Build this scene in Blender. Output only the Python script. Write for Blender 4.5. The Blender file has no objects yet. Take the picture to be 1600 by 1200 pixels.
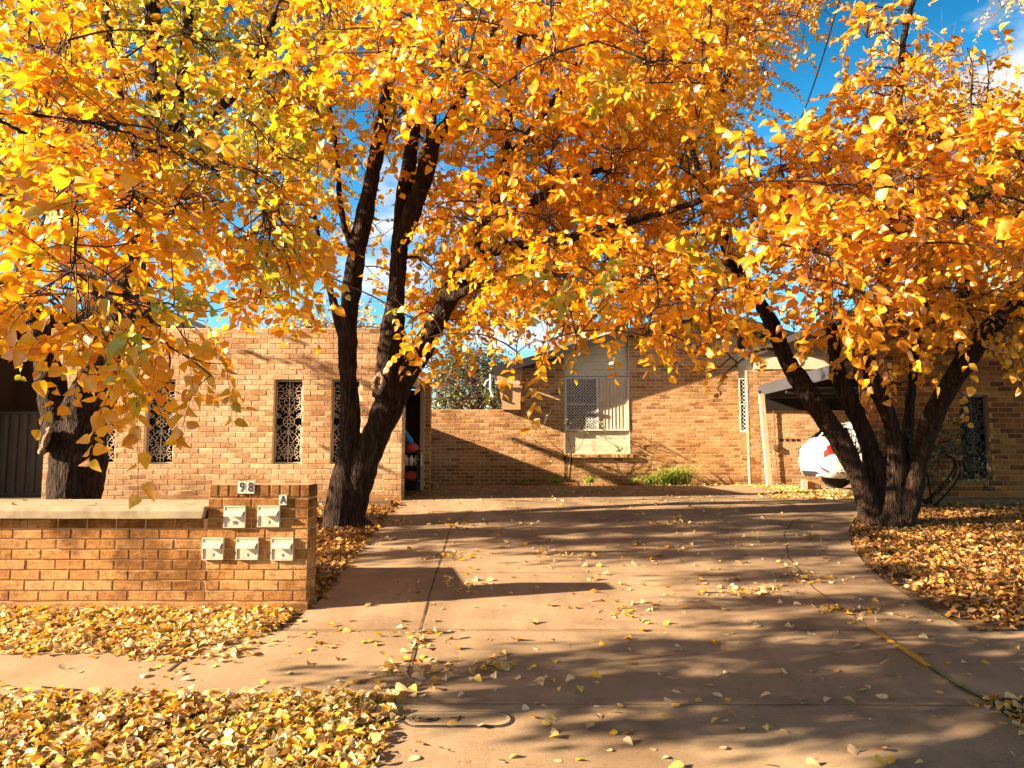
import bpy, math, random
import numpy as np
from mathutils import Vector, Matrix
random.seed(7); rng = np.random.default_rng(11)
SC = bpy.context.scene; COL = SC.collection
R = math.radians

# ---------------------------------------------------------------- camera
F = 1165.0; HOR = 712.0; CH = 1.25
PITCH = math.atan((HOR-600)/F)
cam = bpy.data.objects.new('camera', bpy.data.cameras.new('camera')); COL.objects.link(cam)
cam.location = (0, 0, CH); cam.rotation_euler = (math.pi/2+PITCH, 0, 0)
cam.data.sensor_width = 36; cam.data.lens = 36*F/1600; cam.data.clip_end = 2000; cam.data.clip_start = .05
SC.camera = cam
def ray(px, py):
    u = (px-800)/F; v = (600-py)/F; c, s = math.cos(PITCH), math.sin(PITCH)
    return np.array([u, c-v*s, s+v*c])
def at(px, py, D):
    r = ray(px, py); r = r/r[1]*D
    return np.array([r[0], r[1], r[2]+CH])
def gz(y):
    if y < 2.2: return -.36
    if y < 11.6: return .09*(y-6.2)
    if y < 12.6:
        t = y-11.6; return .486+.09*t-.045*t*t
    return .531
def G(px, py):
    r = ray(px, py); r = r/r[1]; y = 3.0
    for _ in range(400):
        z = CH+r[2]*y
        if z <= gz(y): break
        y += .05
    a, b = y-.05, y
    for _ in range(20):
        m = (a+b)/2
        if CH+r[2]*m <= gz(m): b = m
        else: a = m
    return (r[0]*b, b)

# ---------------------------------------------------------------- nodes / materials
def newmat(name):
    m = bpy.data.materials.new(name); m.use_nodes = True
    nt = m.node_tree; nt.nodes.clear()
    out = nt.nodes.new('ShaderNodeOutputMaterial')
    return m, nt, out
def N(nt, typ, **kw):
    n = nt.nodes.new(typ)
    for k, v in kw.items():
        if k.startswith('i_'):
            key = k[2:]
            key = int(key) if key.isdigit() else key.replace('_', ' ')
            n.inputs[key].default_value = v
        else: setattr(n, k, v)
    return n
def ramp(nt, stops, interp='LINEAR'):
    r = nt.nodes.new('ShaderNodeValToRGB'); cr = r.color_ramp; cr.interpolation = interp
    while len(cr.elements) < len(stops): cr.elements.new(.5)
    for e, (p, c) in zip(cr.elements, stops):
        e.position = p; e.color = (*c, 1)
    return r
def coords(nt, scale=(1, 1, 1)):
    tc = nt.nodes.new('ShaderNodeTexCoord'); mp = nt.nodes.new('ShaderNodeMapping')
    mp.inputs['Scale'].default_value = scale
    nt.links.new(tc.outputs['Object'], mp.inputs['Vector']); return mp.outputs[0]
def mix(nt, a, b, fac, mode='MIX'):
    m = nt.nodes.new('ShaderNodeMix'); m.data_type = 'RGBA'; m.blend_type = mode
    for sock, v in ((6, a), (7, b), (0, fac)):
        if hasattr(v, 'is_output'): nt.links.new(v, m.inputs[sock])
        elif sock == 0: m.inputs[0].default_value = v
        else: m.inputs[sock].default_value = (*v, 1)
    return m.outputs[2]
def mat_noise(name, c1, c2, scale=6, rough=.8, bump=.0, bscale=60, stretch=(1, 1, 1), c3=None, metallic=0, spec=.3, bdist=.01, detail=6, big=None, speck=0):
    m, nt, out = newmat(name)
    v = coords(nt, stretch)
    n = N(nt, 'ShaderNodeTexNoise', i_Scale=scale, i_Detail=detail, i_Roughness=.65); nt.links.new(v, n.inputs['Vector'])
    st = [(.3, c1), (.7, c2)]
    if c3: st = [(.28, c1), (.5, c2), (.72, c3)]
    cr = ramp(nt, st); nt.links.new(n.outputs['Fac'], cr.inputs[0])
    colr = cr.outputs[0]
    if big:
        n2 = N(nt, 'ShaderNodeTexNoise', i_Scale=big[0], i_Detail=4, i_Roughness=.6); nt.links.new(v, n2.inputs['Vector'])
        c2r = ramp(nt, [(.42, (0, 0, 0)), (.62, (1, 1, 1))]); nt.links.new(n2.outputs['Fac'], c2r.inputs[0])
        colr = mix(nt, colr, big[1], N_mul(nt, c2r.outputs[0], big[2]))
    if speck:
        ns = N(nt, 'ShaderNodeTexNoise', i_Scale=150, i_Detail=2, i_Roughness=.8); nt.links.new(v, ns.inputs['Vector'])
        rs = ramp(nt, [(.36, (.62, .58, .55)), (.5, (1, 1, 1)), (.68, (1.12, 1.12, 1.12))]); nt.links.new(ns.outputs['Fac'], rs.inputs[0])
        colr = mix(nt, colr, rs.outputs[0], speck, 'MULTIPLY')
        vt = coords(nt, (1.4, .16, 1)); nt2 = N(nt, 'ShaderNodeTexNoise', i_Scale=1.3, i_Detail=5, i_Roughness=.6); nt.links.new(vt, nt2.inputs['Vector'])
        rt = ramp(nt, [(.40, (.78, .74, .70)), (.58, (1, 1, 1))]); nt.links.new(nt2.outputs['Fac'], rt.inputs[0]); colr = mix(nt, colr, rt.outputs[0], .8, 'MULTIPLY')
        n5 = N(nt, 'ShaderNodeTexNoise', i_Scale=16, i_Detail=4, i_Roughness=.75); nt.links.new(v, n5.inputs['Vector'])
        r5 = ramp(nt, [(.62, (1, 1, 1)), (.70, (.55, .48, .42))]); nt.links.new(n5.outputs['Fac'], r5.inputs[0]); colr = mix(nt, colr, r5.outputs[0], .8, 'MULTIPLY')
    b = N(nt, 'ShaderNodeBsdfPrincipled', i_Roughness=rough, i_Metallic=metallic)
    b.inputs['Specular IOR Level'].default_value = spec
    nt.links.new(colr, b.inputs['Base Color'])
    if bump:
        nb = N(nt, 'ShaderNodeTexNoise', i_Scale=bscale, i_Detail=5, i_Roughness=.7); nt.links.new(v, nb.inputs['Vector'])
        bp = N(nt, 'ShaderNodeBump', i_Strength=bump, i_Distance=bdist); nt.links.new(nb.outputs['Fac'], bp.inputs['Height'])
        nt.links.new(bp.outputs[0], b.inputs['Normal'])
    nt.links.new(b.outputs[0], out.inputs[0])
    return m
def N_mul(nt, a, f):
    m = nt.nodes.new('ShaderNodeMath'); m.operation = 'MULTIPLY'; nt.links.new(a, m.inputs[0]); m.inputs[1].default_value = f
    return m.outputs[0]
def mat_brick(name, cols, rough_bump=.5, bscale=70, dist=.006, stain=None, top=False, base=None):
    m, nt, out = newmat(name)
    geo = nt.nodes.new('ShaderNodeNewGeometry'); v = coords(nt)
    cr = ramp(nt, [(i/(len(cols)-1) if len(cols) > 1 else 0, c) for i, c in enumerate(cols)])
    nt.links.new(geo.outputs['Random Per Island'], cr.inputs[0])
    n = N(nt, 'ShaderNodeTexNoise', i_Scale=22, i_Detail=8, i_Roughness=.75); nt.links.new(v, n.inputs['Vector'])
    r2 = ramp(nt, [(.34, (.48, .42, .38)), (.52, (1, 1, 1)), (.75, (1.0, 1.0, 1.0))]); nt.links.new(n.outputs['Fac'], r2.inputs[0])
    c = mix(nt, cr.outputs[0], r2.outputs[0], .85, 'MULTIPLY')
    # drawn horizontal wire-cut streaks of the brick face
    vs = coords(nt, (6, 6, 90))
    n3 = N(nt, 'ShaderNodeTexNoise', i_Scale=1.6, i_Detail=3, i_Roughness=.6); nt.links.new(vs, n3.inputs['Vector'])
    r3 = ramp(nt, [(.35, (.72, .66, .6)), (.55, (1, 1, 1))]); nt.links.new(n3.outputs['Fac'], r3.inputs[0])
    c = mix(nt, c, r3.outputs[0], .7, 'MULTIPLY')
    if stain:
        ns = N(nt, 'ShaderNodeTexNoise', i_Scale=stain[0], i_Detail=5, i_Roughness=.65); nt.links.new(v, ns.inputs['Vector'])
        r4 = ramp(nt, [(.46, (1, 1, 1)), (.62, stain[1])]); nt.links.new(ns.outputs['Fac'], r4.inputs[0])
        c = mix(nt, c, r4.outputs[0], stain[2], 'MULTIPLY')
    if base is not None:      # splash and damp along the foot of the wall
        sp = nt.nodes.new('ShaderNodeSeparateXYZ'); nt.links.new(v, sp.inputs[0])
        nz = N(nt, 'ShaderNodeTexNoise', i_Scale=1.7, i_Detail=7, i_Roughness=.7); nt.links.new(v, nz.inputs['Vector'])
        ma = nt.nodes.new('ShaderNodeMath'); ma.operation = 'MULTIPLY_ADD'; nt.links.new(nz.outputs['Fac'], ma.inputs[0]); ma.inputs[1].default_value = -1.5; nt.links.new(sp.outputs['Z'], ma.inputs[2])
        rb = ramp(nt, [(0, (.55, .48, .40)), (1, (1, 1, 1))]); e = rb.color_ramp.elements; ad = nt.nodes.new('ShaderNodeMath'); ad.operation = 'SUBTRACT'; nt.links.new(ma.outputs[0], ad.inputs[0]); ad.inputs[1].default_value = base-.75
        nt.links.new(ad.outputs[0], rb.inputs[0]); rb.color_ramp.elements[1].position = .45; c = mix(nt, c, rb.outputs[0], .9, 'MULTIPLY')
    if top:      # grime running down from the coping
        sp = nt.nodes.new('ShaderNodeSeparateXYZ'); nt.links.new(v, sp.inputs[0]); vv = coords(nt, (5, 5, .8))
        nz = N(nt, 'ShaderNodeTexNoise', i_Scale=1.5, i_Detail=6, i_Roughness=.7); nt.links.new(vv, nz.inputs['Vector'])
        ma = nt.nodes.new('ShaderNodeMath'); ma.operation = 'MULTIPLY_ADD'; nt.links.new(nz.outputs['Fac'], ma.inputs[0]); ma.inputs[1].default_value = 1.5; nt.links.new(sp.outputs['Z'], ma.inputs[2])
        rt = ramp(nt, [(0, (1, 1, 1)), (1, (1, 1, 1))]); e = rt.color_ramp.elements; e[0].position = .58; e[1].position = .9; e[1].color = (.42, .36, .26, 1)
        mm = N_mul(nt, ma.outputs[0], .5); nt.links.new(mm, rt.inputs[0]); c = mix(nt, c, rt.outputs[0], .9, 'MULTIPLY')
    b = N(nt, 'ShaderNodeBsdfPrincipled', i_Roughness=.9); b.inputs['Specular IOR Level'].default_value = .15
    nt.links.new(c, b.inputs['Base Color'])
    nb = N(nt, 'ShaderNodeTexNoise', i_Scale=bscale, i_Detail=4, i_Roughness=.7); nt.links.new(v, nb.inputs['Vector'])
    addn = nt.nodes.new('ShaderNodeMath'); addn.operation = 'ADD'; nt.links.new(nb.outputs['Fac'], addn.inputs[0]); nt.links.new(n3.outputs['Fac'], addn.inputs[1])
    bp = N(nt, 'ShaderNodeBump', i_Strength=rough_bump, i_Distance=dist); nt.links.new(addn.outputs[0], bp.inputs['Height'])
    nt.links.new(bp.outputs[0], b.inputs['Normal']); nt.links.new(b.outputs[0], out.inputs[0])
    return m
def mat_leaf(name, cols, patch=None, trans=.5, tcol=1.25, gloss=.07, nscale=1.1):
    m, nt, out = newmat(name)
    geo = nt.nodes.new('ShaderNodeNewGeometry'); v = coords(nt)
    cr = ramp(nt, [(i/(len(cols)-1), c) for i, c in enumerate(cols)])
    nt.links.new(geo.outputs['Random Per Island'], cr.inputs[0]); c = cr.outputs[0]
    if patch:
        n = N(nt, 'ShaderNodeTexNoise', i_Scale=nscale, i_Detail=3, i_Roughness=.5); nt.links.new(v, n.inputs['Vector'])
        # per-leaf jitter of the patch border
        ad = nt.nodes.new('ShaderNodeMath'); ad.operation = 'MULTIPLY_ADD'
        nt.links.new(geo.outputs['Random Per Island'], ad.inputs[0]); ad.inputs[1].default_value = .16; nt.links.new(n.outputs['Fac'], ad.inputs[2])
        r = ramp(nt, [(patch[1], (0, 0, 0)), (patch[1]+.12, (1, 1, 1))]); nt.links.new(ad.outputs[0], r.inputs[0])
        wn = N(nt, 'ShaderNodeTexWhiteNoise', noise_dimensions='1D'); nt.links.new(geo.outputs['Random Per Island'], wn.inputs['W'])
        c2 = ramp(nt, [(0, patch[0][0]), (1, patch[0][1])]); nt.links.new(wn.outputs['Value'], c2.inputs[0])
        c = mix(nt, c, c2.outputs[0], r.outputs[0])
    n2 = N(nt, 'ShaderNodeTexNoise', i_Scale=45, i_Detail=3); nt.links.new(v, n2.inputs['Vector'])
    r2 = ramp(nt, [(.3, (.7, .62, .5)), (.55, (1, 1, 1))]); nt.links.new(n2.outputs['Fac'], r2.inputs[0])
    c = mix(nt, c, r2.outputs[0], .6, 'MULTIPLY')
    d = nt.nodes.new('ShaderNodeBsdfDiffuse'); t = nt.nodes.new('ShaderNodeBsdfTranslucent'); g = N(nt, 'ShaderNodeBsdfGlossy', i_Roughness=.42)
    g.inputs['Color'].default_value = (1, .93, .8, 1)
    nt.links.new(c, d.inputs[0])
    sc = mix(nt, c, (tcol, tcol, tcol*.8), 1.0, 'MULTIPLY'); nt.links.new(sc, t.inputs[0])
    m1 = N(nt, 'ShaderNodeMixShader', i_0=trans); nt.links.new(d.outputs[0], m1.inputs[1]); nt.links.new(t.outputs[0], m1.inputs[2])
    m2 = N(nt, 'ShaderNodeMixShader', i_0=gloss); nt.links.new(m1.outputs[0], m2.inputs[1]); nt.links.new(g.outputs[0], m2.inputs[2])
    nt.links.new(m2.outputs[0], out.inputs[0]); return m
def mat_bark(name, c1, c2, c3):
    m, nt, out = newmat(name)
    v = coords(nt, (1, 1, .16))
    n = N(nt, 'ShaderNodeTexNoise', i_Scale=26, i_Detail=7, i_Roughness=.7, i_Distortion=.6); nt.links.new(v, n.inputs['Vector'])
    vo = N(nt, 'ShaderNodeTexVoronoi', feature='DISTANCE_TO_EDGE', i_Scale=30); 
    dn = N(nt, 'ShaderNodeTexNoise', i_Scale=9, i_Detail=3); nt.links.new(v, dn.inputs['Vector'])
    mv = mix(nt, v, dn.outputs['Color'], .12); nt.links.new(mv, vo.inputs['Vector'])
    cr = ramp(nt, [(.32, c1), (.5, c2), (.68, c3)]); nt.links.new(n.outputs['Fac'], cr.inputs[0])
    rv = ramp(nt, [(0, (0, 0, 0)), (.18, (1, 1, 1))]); nt.links.new(vo.outputs['Distance'], rv.inputs[0])
    b = N(nt, 'ShaderNodeBsdfPrincipled', i_Roughness=.9); b.inputs['Specular IOR Level'].default_value = .2
    nt.links.new(cr.outputs[0], b.inputs['Base Color'])
    ad = nt.nodes.new('ShaderNodeMath'); ad.operation = 'ADD'; nt.links.new(n.outputs['Fac'], ad.inputs[0]); nt.links.new(rv.outputs[0], ad.inputs[1])
    bp = N(nt, 'ShaderNodeBump', i_Strength=.9, i_Distance=.022); nt.links.new(ad.outputs[0], bp.inputs['Height'])
    nt.links.new(bp.outputs[0], b.inputs['Normal']); nt.links.new(b.outputs[0], out.inputs[0]); return m
def mat_plain(name, c, rough=.5, metallic=0, spec=.5, bump=0):
    return mat_noise(name, tuple(x*.88 for x in c), tuple(min(1, x*1.08) for x in c), scale=9, rough=rough, metallic=metallic, spec=spec, bump=bump)
def mat_glass(name):
    m, nt, out = newmat(name)
    b = N(nt, 'ShaderNodeBsdfPrincipled', i_Roughness=.06); b.inputs['Base Color'].default_value = (.003, .002, .002, 1)
    b.inputs['Specular IOR Level'].default_value = .05
    n = N(nt, 'ShaderNodeTexNoise', i_Scale=3); bp = N(nt, 'ShaderNodeBump', i_Strength=.03); nt.links.new(n.outputs['Fac'], bp.inputs['Height'])
    nt.links.new(bp.outputs[0], b.inputs['Normal']); nt.links.new(b.outputs[0], out.inputs[0]); return m

M = {}
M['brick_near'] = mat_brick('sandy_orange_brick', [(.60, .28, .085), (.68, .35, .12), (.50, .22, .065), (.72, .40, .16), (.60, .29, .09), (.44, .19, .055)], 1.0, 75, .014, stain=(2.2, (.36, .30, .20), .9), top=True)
M['mortar_near'] = mat_noise('mortar_sandy', (.50, .27, .12), (.60, .35, .17), 20, .95, .4, 120)
M['brick_front'] = mat_brick('tan_brick', [(.70, .43, .23), (.78, .51, .29), (.62, .35, .17), (.82, .56, .34), (.74, .47, .26), (.50, .27, .12), (.72, .42, .24)], .8, 80, .006, stain=(1.1, (.74, .66, .58), .8), base=.56)
M['mortar_front'] = mat_noise('mortar_pale', (.76, .58, .36), (.86, .68, .44), 20, .95, .3, 120)
M['brick_rear'] = mat_brick('mixed_brown_brick', [(.62, .35, .15), (.70, .42, .20), (.34, .16, .06), (.64, .36, .16), (.48, .24, .09), (.74, .48, .25), (.58, .31, .13), (.68, .40, .19), (.40, .20, .08)], .6, 80, .005, stain=(.9, (.74, .66, .58), .8), base=.55)
M['mortar_rear'] = mat_noise('mortar_cream', (.74, .56, .34), (.84, .66, .42), 20, .95, .3, 120)
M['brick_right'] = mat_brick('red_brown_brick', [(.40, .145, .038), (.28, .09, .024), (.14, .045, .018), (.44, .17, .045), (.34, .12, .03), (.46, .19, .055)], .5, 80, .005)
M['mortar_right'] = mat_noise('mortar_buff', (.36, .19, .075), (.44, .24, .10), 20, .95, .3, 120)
M['concrete'] = mat_noise('tan_concrete', (.32, .22, .122), (.44, .305, .175), 3.2, .9, .5, 190, c3=(.49, .35, .205), bdist=.004, detail=12, big=(.7, (.21, .132, .072), .55), speck=.8)
M['path'] = mat_noise('path_concrete', (.32, .22, .122), (.44, .305, .175), 3.6, .9, .5, 190, c3=(.49, .35, .205), bdist=.004, detail=12, big=(.9, (.21, .132, .072), .5), speck=.8)
M['slab'] = mat_noise('weathered_concrete', (.28, .20, .11), (.42, .33, .21), 7, .9, .5, 130, c3=(.50, .40, .26), bdist=.004, detail=12, big=(2.5, (.26, .19, .11), .5))
M['joint'] = mat_noise('joint_dirt', (.05, .03, .018), (.12, .075, .042), 30, .95)
M['soil'] = mat_noise('dark_soil', (.05, .028, .014), (.14, .085, .04), 14, .95, .8, 60, c3=(.20, .12, .055))
M['grass_soil'] = mat_noise('thin_grass_soil', (.05, .045, .015), (.11, .09, .03), 9, .95, .8, 60, c3=(.16, .11, .05))
M['verge'] = mat_noise('verge', (.07, .06, .02), (.16, .12, .05), 5, .95, .5, 40)
M['yellow_paint'] = mat_noise('worn_yellow_paint', (.45, .22, .02), (.80, .42, .03), 25, .7, .2, 80)
M['cream_board'] = mat_plain('cream_board', (.74, .66, .46), .6)
M['cream_trim'] = mat_plain('cream_trim', (.58, .46, .30), .55)
M['white_frame'] = mat_plain('white_aluminium', (.80, .74, .66), .4)
M['white_paint'] = mat_plain('white_paint', (.80, .76, .68), .45)
M['iron_white'] = mat_plain('white_lace_iron', (.55, .46, .40), .6)
M['frame_grey'] = mat_plain('painted_grey_metal', (.30, .26, .24), .5)
M['glass'] = mat_glass('dark_glass')
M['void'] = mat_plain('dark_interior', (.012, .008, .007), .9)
M['blind'] = mat_plain('beige_blind', (.74, .58, .38), .7)
M['fascia_dark'] = mat_plain('charcoal_fascia', (.024, .018, .018), .6)
M['fascia_steel'] = mat_plain('blue_grey_steel', (.05, .052, .06), .5)
M['soffit'] = mat_noise('timber_soffit', (.50, .28, .12), (.62, .38, .18), 4, .7, stretch=(1, 8, 8))
M['tile'] = mat_noise('roof_tile', (.20, .15, .12), (.32, .25, .20), 8, .8, .6, 25)
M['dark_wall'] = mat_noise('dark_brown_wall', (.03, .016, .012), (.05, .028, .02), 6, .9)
M['fence'] = mat_noise('dark_steel_fence', (.020, .013, .009), (.032, .022, .015), 3, .6)
M['timber'] = mat_noise('weathered_sleeper', (.14, .075, .035), (.26, .15, .07), 5, .9, .6, 50, stretch=(1, 6, 6))
M['bark'] = mat_bark('rough_dark_bark', (.010, .005, .003), (.028, .014, .008), (.095, .056, .032))
M['bark_pale'] = mat_bark('pale_scar_wood', (.16, .09, .05), (.34, .22, .14), (.50, .36, .25))
M['twig'] = mat_noise('twig_bark', (.045, .022, .014), (.10, .055, .035), 40, .85)
M['twig_far'] = mat_noise('twig_grey', (.10, .06, .045), (.18, .11, .08), 40, .85)
M['box'] = mat_noise('letterbox_cream', (.48, .40, .28), (.60, .51, .37), 14, .5, .1, 40, c3=(.64, .55, .41))
M['box_dark'] = mat_plain('slot_dark', (.03, .025, .02), .7)
M['tile_white'] = mat_plain('number_tile_white', (.66, .60, .50), .4)
M['ink'] = mat_plain('black_ink', (.012, .01, .01), .5)
M['faded_ink'] = mat_plain('faded_marker', (.16, .13, .10), .7)
M['strap'] = mat_leaf('strappy_leaf', [(.16, .26, .03), (.32, .42, .07), (.50, .52, .12), (.22, .32, .05)], trans=.3)
M['rust_plate'] = mat_noise('cast_cover', (.27, .185, .10), (.38, .26, .15), 20, .85, .4, 120)
M['car'] = mat_plain('white_car_paint', (.56, .55, .53), .25, spec=.6)
M['car_low'] = mat_plain('grey_bumper', (.60, .59, .57), .35)
M['red_lens'] = mat_plain('red_lens', (.62, .015, .015), .15)
M['tyre'] = mat_plain('tyre_rubber', (.02, .02, .02), .8)
M['rim'] = mat_plain('alloy', (.55, .55, .55), .3, metallic=.8)
M['plate'] = mat_plain('plate_yellow', (.75, .70, .55), .5)
M['blue'] = mat_plain('blue_cloth', (.03, .22, .50), .7)
M['redcloth'] = mat_plain('red_cloth', (.55, .06, .03), .7)
M['cardboard'] = mat_plain('cardboard', (.45, .24, .10), .85)
M['cable'] = mat_plain('black_cable', (.02, .02, .02), .6)

# ---------------------------------------------------------------- object helpers
class MB:
    def __init__(s): s.v = []; s.f = []; s.m = []
    def add(s, vs, fs, mi=0):
        o = len(s.v); s.v.extend([tuple(map(float, v)) for v in vs])
        for f in fs: s.f.append(tuple(i+o for i in f)); s.m.append(mi)
    def box(s, x0, x1, y0, y1, z0, z1, mi=0, mat=None):
        c = [(x0, y0, z0), (x1, y0, z0), (x1, y1, z0), (x0, y1, z0), (x0, y0, z1), (x1, y0, z1), (x1, y1, z1), (x0, y1, z1)]
        if mat is not None: c = [tuple(mat @ Vector(p)) for p in c]
        s.add(c, [(0, 3, 2, 1), (4, 5, 6, 7), (0, 1, 5, 4), (1, 2, 6, 5), (2, 3, 7, 6), (3, 0, 4, 7)], mi)
    def bbox(s, x0, x1, y0, y1, z0, z1, b=.004, mi=0, mat=None):
        # chamfered box: 24 verts
        X = (x0, x1); Y = (y0, y1); Z = (z0, z1); vs = []; idx = {}
        for i in (0, 1):
            for j in (0, 1):
                for k in (0, 1):
                    sx, sy, sz = (b if i == 0 else -b), (b if j == 0 else -b), (b if k == 0 else -b)
                    for a, p in enumerate(((X[i], Y[j]+sy, Z[k]+sz), (X[i]+sx, Y[j], Z[k]+sz), (X[i]+sx, Y[j]+sy, Z[k]))):
                        idx[i, j, k, a] = len(vs); vs.append(p)
        fs = []
        for i in (0, 1):
            q = [idx[i, 0, 0, 0], idx[i, 1, 0, 0], idx[i, 1, 1, 0], idx[i, 0, 1, 0]]; fs.append(q if i else q[::-1])
            q = [idx[0, i, 0, 1], idx[0, i, 1, 1], idx[1, i, 1, 1], idx[1, i, 0, 1]]; fs.append(q if i else q[::-1])
            q = [idx[0, 0, i, 2], idx[1, 0, i, 2], idx[1, 1, i, 2], idx[0, 1, i, 2]]; fs.append(q if i else q[::-1])
        for j in (0, 1):
            for k in (0, 1):
                fs.append([idx[0, j, k, 1], idx[1, j, k, 1], idx[1, j, k, 2], idx[0, j, k, 2]])
                fs.append([idx[j, 0, k, 0], idx[j, 1, k, 0], idx[j, 1, k, 2], idx[j, 0, k, 2]])
                fs.append([idx[j, k, 0, 0], idx[j, k, 1, 0], idx[j, k, 1, 1], idx[j, k, 0, 1]])
                for i in (0, 1): fs.append([idx[i, j, k, 0], idx[i, j, k, 1], idx[i, j, k, 2]])
        if mat is not None: vs = [tuple(mat @ Vector(p)) for p in vs]
        s.add(vs, fs, mi)
    def tube(s, pts, rad, sides=8, mi=0, caps=True):
        pts = [np.array(p, float) for p in pts]; n = len(pts)
        rad = [rad]*n if not hasattr(rad, '__len__') else rad
        vs = []; ref = None
        for i in range(n):
            d = pts[min(i+1, n-1)]-pts[max(i-1, 0)]; d /= (np.linalg.norm(d)+1e-9)
            if ref is None: ref = np.array([1, 0, 0.]) if abs(d[0]) < .8 else np.array([0, 1., 0])
            a = ref-d*np.dot(ref, d); a /= np.linalg.norm(a); b = np.cross(d, a); ref = a
            for k in range(sides):
                t = 2*math.pi*k/sides; vs.append(pts[i]+rad[i]*(math.cos(t)*a+math.sin(t)*b))
        fs = [(i*sides+k, i*sides+(k+1) % sides, (i+1)*sides+(k+1) % sides, (i+1)*sides+k) for i in range(n-1) for k in range(sides)]
        if caps: fs += [tuple(range(sides))[::-1], tuple((n-1)*sides+k for k in range(sides))]
        s.add(vs, fs, mi)
    def build(s, name, mats, parent=None, smooth=False, loc=None):
        me = bpy.data.meshes.new(name)
        vs = s.v if loc is None else [(v[0]-loc[0], v[1]-loc[1], v[2]-loc[2]) for v in s.v]
        me.from_pydata(vs, [], s.f)
        if not isinstance(mats, (list, tuple)): mats = [mats]
        for m in mats: me.materials.append(m)
        me.polygons.foreach_set('material_index', s.m)
        if smooth: me.polygons.foreach_set('use_smooth', [True]*len(s.f))
        me.update(); me.validate()
        o = bpy.data.objects.new(name, me); COL.objects.link(o)
        if loc is not None: o.location = loc
        if parent: o.parent = parent; 
        if parent and parent.type == 'EMPTY' and loc is None: o.location = -Vector(parent.get('_o', (0, 0, 0)))
        return o
def tag(o, label=None, cat=None, group=None, kind=None):
    if label: o['label'] = label
    if cat: o['category'] = cat
    if group: o['group'] = group
    if kind: o['kind'] = kind
    return o
def empty(name, loc, label, cat, group=None):
    e = bpy.data.objects.new(name, None); COL.objects.link(e); e.location = loc; e['_o'] = [float(x) for x in loc]
    return tag(e, label, cat, group)
def clean():
    for o in bpy.data.objects:
        if '_o' in o: del o['_o']
def np_mesh(name, V, Fq, mat, parent=None, Ft=None, smooth=True):
    me = bpy.data.meshes.new(name)
    nq = len(Fq) if Fq is not None else 0; ntv = len(Ft) if Ft is not None else 0
    me.vertices.add(len(V)); me.vertices.foreach_set('co', np.asarray(V, np.float32).ravel())
    loops = []; starts = []; 
    if nq: loops.append(np.asarray(Fq).ravel()); starts.append(np.arange(nq)*4)
    if ntv: loops.append(np.asarray(Ft).ravel()); starts.append(nq*4+np.arange(ntv)*3)
    L = np.concatenate(loops).astype(np.int32); S = np.concatenate(starts).astype(np.int32)
    me.loops.add(len(L)); me.loops.foreach_set('vertex_index', L)
    me.polygons.add(len(S)); me.polygons.foreach_set('loop_start', S)
    me.polygons.foreach_set('use_smooth', np.full(len(S), smooth))
    me.materials.append(mat); me.update(calc_edges=True)
    o = bpy.data.objects.new(name, me); COL.objects.link(o)
    if parent: o.parent = parent; o.location = -Vector(parent.get('_o', (0, 0, 0)))
    return o

# ---------------------------------------------------------------- ground sheets
def sheet(name, left, right, lift, mat, label, kind='structure', step=.12, cat=None, nx=1, wob=0):
    # left/right: lists of (x,y) sorted by y; sheet follows the slope
    ly = [p[1] for p in left]; lx = [p[0] for p in left]; ry = [p[1] for p in right]; rx = [p[0] for p in right]
    y0 = max(ly[0], ry[0]); y1 = min(ly[-1], ry[-1]); n = max(2, int((y1-y0)/step))
    b = MB(); rows = []
    ys = sorted(set(list(np.linspace(y0, y1, n))+[y for y in ly+ry if y0 < y < y1]))
    for y in ys:
        a = float(np.interp(y, ly, lx)); c = float(np.interp(y, ry, rx))
        rows.append([(a+(c-a)*k/nx+(wob*random.uniform(-1, 1) if k in (0, nx) else 0), y, gz(y)+lift) for k in range(nx+1)])
    vs = [p for r_ in rows for p in r_]; w = nx+1
    b.add(vs, [(i*w+k, i*w+k+1, (i+1)*w+k+1, (i+1)*w+k) for i in range(len(rows)-1) for k in range(nx)])
    o = b.build(name, mat, smooth=True); tag(o, label, cat, kind=kind); return o
def PX(l): return [G(*p) for p in l]
# ground to the horizon
b = MB(); ys = [-60, -20, 0, 2.0]+list(np.arange(2.2, 13.01, .2))+[20, 60, 300, 900]
for y in ys:
    for x in (-900, -40, -12, 0, 12, 40, 900): b.v.append((x, y, gz(y)-.012))
for i in range(len(ys)-1):
    for k in range(6): b.f.append((i*7+k, i*7+k+1, (i+1)*7+k+1, (i+1)*7+k)); b.m.append(0)
tag(b.build('ground', M['verge'], smooth=True), 'dry verge ground under the fallen leaves', kind='structure')
sheet('road', [(-40, -6), (-40, 1.9)], [(40, -6), (40, 1.9)], .004, mat_noise('asphalt', (.04, .04, .042), (.06, .06, .062), 30, .9, .4, 120), 'asphalt road behind the viewer')

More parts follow.
